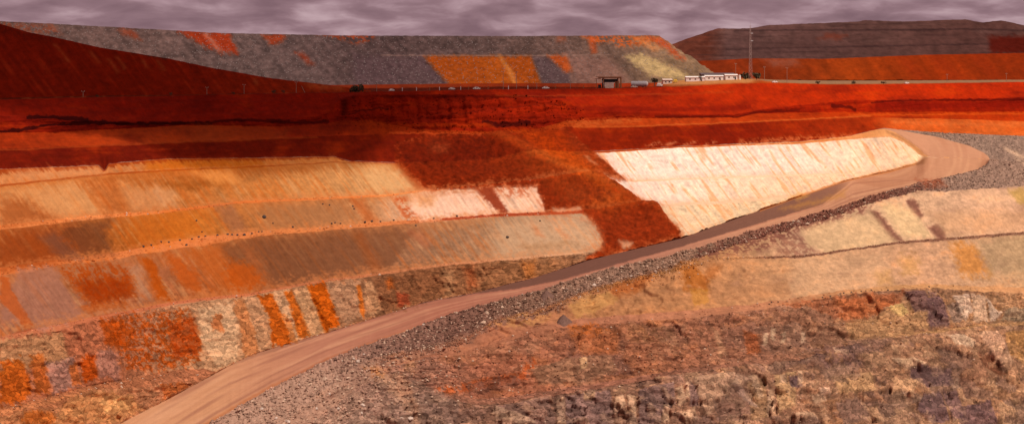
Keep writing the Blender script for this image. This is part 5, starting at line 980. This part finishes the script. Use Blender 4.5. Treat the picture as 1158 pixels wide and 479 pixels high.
# ------------------------------------------------------------------ boulders, stones, spoil cones
def surf(px_, py_):
    c = int(np.clip(np.searchsorted(PXC, px_), 0, NC-1)); r = int(np.clip(np.searchsorted(PYG[:, c], py_), 1, NR-1)); return VG[r*NC+c], YG[r, c]/F
def rock_mesh(name, mat, seed, n=1):
    rg = np.random.default_rng(seed); ph = (1+5**.5)/2
    v = np.array([(-1, ph, 0), (1, ph, 0), (-1, -ph, 0), (1, -ph, 0), (0, -1, ph), (0, 1, ph), (0, -1, -ph), (0, 1, -ph), (ph, 0, -1), (ph, 0, 1), (-ph, 0, -1), (-ph, 0, 1)])/1.9
    f = [(0, 11, 5), (0, 5, 1), (0, 1, 7), (0, 7, 10), (0, 10, 11), (1, 5, 9), (5, 11, 4), (11, 10, 2), (10, 7, 6), (7, 1, 8), (3, 9, 4), (3, 4, 2), (3, 2, 6), (3, 6, 8), (3, 8, 9), (4, 9, 5), (2, 4, 11), (6, 2, 10), (8, 6, 7), (9, 8, 1)]
    v = v*rg.uniform(.65, 1.25, (12, 1))*[1.15, 1, .8]; o = mesh_obj(name, v, np.array(f), mat, None, None, False); me = o.data; bpy.data.objects.remove(o); return me
DK = [rock_mesh('dark_rock', M_BLDR, 30+i) for i in range(4)]; PL = [rock_mesh('pale_rock', M_PALEB, 40+i) for i in range(4)]
def boulder(px_, py_, size_px, meshes, label, group):
    p_, m_ = surf(px_, py_); o = bpy.data.objects.new('boulder', rnd.choice(meshes)); COL.objects.link(o); s_ = size_px*m_/2
    o.location = (p_[0], p_[1], p_[2]+s_*.35); o.scale = (s_, s_, s_); o.rotation_euler = (rnd.uniform(-.3, .3), rnd.uniform(-.3, .3), rnd.uniform(0, 6.28)); return tag(o, label, 'boulder', group)
for px_, py_, z_ in ((298, 245, 4.2), (162, 278, 3), (170, 277, 2.6), (182, 273, 2.4), (190, 274, 2.6), (203, 272, 2.8), (210, 277, 3), (216, 270, 2.4), (224, 268, 2.6), (232, 267, 2.4), (245, 266, 3), (257, 265, 2.8), (262, 265, 2.6), (268, 265, 3), (275, 266, 4), (284, 264, 2.6), (292, 262, 2.4), (331, 257, 2.4), (374, 253, 2.6), (384, 253, 2.2), (412, 251, 3.2), (419, 250, 2.8), (430, 250, 2.4), (445, 248.5, 2.2), (372, 231, 2), (365, 230, 2), (398, 233, 2.2), (400, 236, 2), (378, 252, 2), (516, 244, 2.6), (470, 255, 2.2), (490, 247, 2.6), (574, 268, 3), (573, 267, 2), (610, 250, 2), (222, 250, 2.2), (228, 262, 2), (308, 252, 2), (296, 261, 2)):
    onface = (px_, py_) in ((372, 231), (365, 230), (398, 233), (400, 236), (574, 268), (573, 267), (610, 250), (222, 250), (228, 262), (308, 252), (516, 244), (470, 255))
    if px_ == 298: boulder(px_, py_, z_*1.1, DK, 'largest dark boulder lodged alone on the upper tan bench face', None)
    elif onface: boulder(px_, py_, z_*1.1, DK, 'dark stone caught partway down a steep bench face', 'dark stones on the bench faces')
    else: boulder(px_, py_, z_*1.1, DK, 'dark boulder on the pale ledge above the grey-brown bench', 'dark boulders on the pale ledge')
for px_, py_ in ((869, 343), (872, 342), (880, 341), (950, 333), (954, 332), (962, 331), (973, 330), (985, 328.5), (978, 329.5), (1003, 327), (1050, 324), (938, 335), (930, 336)): boulder(px_, py_, 2.2, DK, 'dark stone on the tan ledge over the orange-red rock', 'stones on the tan ledge')
for px_, py_, z_ in ((478, 369, 4), (499, 361, 2.6), (672, 323, 5), (740, 307, 3.4), (404, 409, 6), (398, 406, 4), (386, 408, 3), (411, 402, 3), (590, 333, 2.6), (640, 327, 3), (655, 326, 2.4), (713, 312, 3), (325, 478, 7), (312, 474, 4), (409, 459, 5), (382, 461, 4), (408, 466, 3.5), (352, 428, 3), (296, 462, 5), (463, 474, 6), (453, 472, 4), (338, 437, 3), (357, 462, 4), (372, 445, 3.5)): boulder(px_, py_, z_, PL, 'pale stone on the grey gravel bank beside the road', 'pale stones on the gravel bank')
# loose stones of the gravel banks: too many to count
rg = np.random.default_rng(3); SV, SF, SC = [], [], []
octv = np.array([(1, 0, 0), (-1, 0, 0), (0, 1, 0), (0, -1, 0), (0, 0, 1), (0, 0, -1)], float); octf = np.array([(0, 2, 4), (2, 1, 4), (1, 3, 4), (3, 0, 4), (2, 0, 5), (1, 2, 5), (3, 1, 5), (0, 3, 5)])
def scatter(n, sel, smin, smax, pl=.10):
    idx = rg.choice(np.nonzero(sel)[0], n); base = sum(len(a) for a in SV)
    p_ = VG[idx]+rg.normal(0, .25, (n, 3))*[1, 1, 0]; sz = smin+(smax-smin)*rg.random((n, 1, 1))**2.5
    v = octv[None]*rg.uniform(.6, 1.3, (n, 6, 1))*sz*[1.1, 1, .8]; a = rg.random(n)*6.28; ca, sa = np.cos(a)[:, None], np.sin(a)[:, None]
    v = np.stack([v[..., 0]*ca-v[..., 1]*sa, v[..., 0]*sa+v[..., 1]*ca, v[..., 2]], -1)+p_[:, None]+[0, 0, .1]
    SV.append(v.reshape(-1, 3)); SF.append((octf[None]+base+6*np.arange(n)[:, None, None]).reshape(-1, 3))
    c = PITC[idx]*rg.uniform(.62, 1.3, (n, 1)); pale = rg.random(n) < pl; c[pale] = lin((214, 176, 146))/ALB*rg.uniform(.7, 1, (pale.sum(), 1)); SC.append(np.repeat(c, 6, 0).astype(np.float32))
inpx = (P.px > -20) & (P.px < 1180) & (P.py < 500)
scatter(14000, sm(19) & inpx & (P.px > 440), .18, .62); scatter(3500, sm(19) & inpx & (P.px <= 440), .15, .6); scatter(3500, sm(4, 21) & inpx & ((P.px > 1040) | sm(21)), .2, .6); scatter(2500, sm(20, 22, 24, 26) & inpx & (P.px < 520), .15, .7, .2)
scatter(900, sm(19) & inpx, .5, 1.3); scatter(500, sm(10, 12, 14, 16) & inpx & (P.px < 640), .3, .8, 0.2); scatter(4000, sm(24, 25, 26, 23) & inpx, .2, .6); scatter(3000, (sm(20) | sm(22) & (TT < 0.25)) & inpx & (P.px > 430) & (P.px < 790), .15, .55); scatter(900, sm(1, 2) & inpx & (P.px > 380) & (P.px < 660), .2, .8, 0); scatter(1500, sm(12, 14, 16, 10) & inpx & (P.px < 620), .2, .5, 0)
st_ = tag(mesh_obj('loose_stones', np.concatenate(SV), np.concatenate(SF), M_GRAV, pit, np.concatenate(SC), False), kind='stuff')
# cones of tipped gravel
M_CONE = soil('tipped_gravel', scale=1.0, vary=0.3, bump=0.6, bscale=1.0, attr=False, col=tuple(lin((124, 92, 78))/ALB))
def cone(px_, py_, w_px, h_px, label):
    p_, m_ = surf(px_, py_); nA, nRr = 40, 14; V, k = [], 0
    for j in range(nRr):
        for i in range(nA):
            a = 6.2832*i/nA; r = w_px*m_/2*1.15*(j/(nRr-1)); rr = r*(1+.12*math.sin(3*a+1)+.05*rnd.uniform(-1, 1)); V.append((rr*math.cos(a), rr*math.sin(a)*.9, h_px*m_*(1-(j/(nRr-1))**1.1)*1.0+rnd.uniform(-.12, .12)-.6*(j/(nRr-1))*h_px*m_*.8))
    fq = [(j*nA+i, (j+1)*nA+i, (j+1)*nA+(i+1) % nA, j*nA+(i+1) % nA) for j in range(nRr-1) for i in range(nA)]
    o = mesh_obj('gravel_pile', V, np.array(fq), M_CONE); o.location = tuple(p_); return tag(o, label, 'gravel pile')
cone(636, 364, 27, 10, 'dark grey cone of tipped gravel on the ledge below the road'); cone(617, 333, 20, 7, 'low dark heap of gravel on the outer road edge')

# ------------------------------------------------------------------ unseen clouds added overhead, set along the sun direction to shade the ground
def shade_cloud(gx, gy, rx, ry, hz, tau, ang, seed):
    H_ = 720.0; t_ = H_/SUNV.z; rg = np.random.default_rng(seed)
    nu, nv = 40, 20; V = []
    for j in range(nv+1):
        for i in range(nu):
            th = math.pi*j/nv; ph = 2*math.pi*i/nu; V.append((math.sin(th)*math.cos(ph), math.sin(th)*math.sin(ph), math.cos(th)))
    V = np.array(V); l = 1+0.22*np.array(fbm(V[:, 0]*1.6+seed, V[:, 1]*1.6+V[:, 2], 700+seed, 3))
    V = V*l[:, None]*[rx, ry, hz]; ca, sa = math.cos(ang), math.sin(ang); V = np.stack([V[:, 0]*ca-V[:, 1]*sa, V[:, 0]*sa+V[:, 1]*ca, V[:, 2]], -1)
    fq = np.array([(j*nu+i, (j+1)*nu+i, (j+1)*nu+(i+1) % nu, j*nu+(i+1) % nu) for j in range(nv) for i in range(nu)])
    m = bpy.data.materials.new('shade_cloud_vapour'); m.use_nodes = True; n_ = m.node_tree.nodes; n_.clear(); o_ = n_.new('ShaderNodeOutputMaterial'); v_ = n_.new('ShaderNodeVolumePrincipled')
    v_.inputs['Color'].default_value = (0.9, 0.88, 0.88, 1); v_.inputs['Density'].default_value = tau*SUNV.z/(2*hz); v_.inputs['Anisotropy'].default_value = 0.5; m.node_tree.links.new(v_.outputs[0], o_.inputs['Volume'])
    o = mesh_obj('shade_cloud', V, fq, m); o.location = (gx+SUNV.x*t_, gy+SUNV.y*t_, H_); return tag(o, 'unseen cloudbank added to shade the ground', kind='structure', group='unseen clouds added for shade')
shade_cloud(-360, 662, 430, 212, 60, 3.6, R(13), 1)  # added to darken the red hill and the left red band
shade_cloud(950, 2500, 700, 330, 70, 1.2, R(4), 2)  # added to shade the far mesa and the red tier
shade_cloud(-1300, 1500, 420, 300, 70, 1.4, R(30), 3); shade_cloud(900, -300, 380, 260, 70, 1.4, R(-20), 4); shade_cloud(-800, -200, 300, 240, 60, 1.4, R(10), 5)  # added to scatter the deck; their shade falls out of view
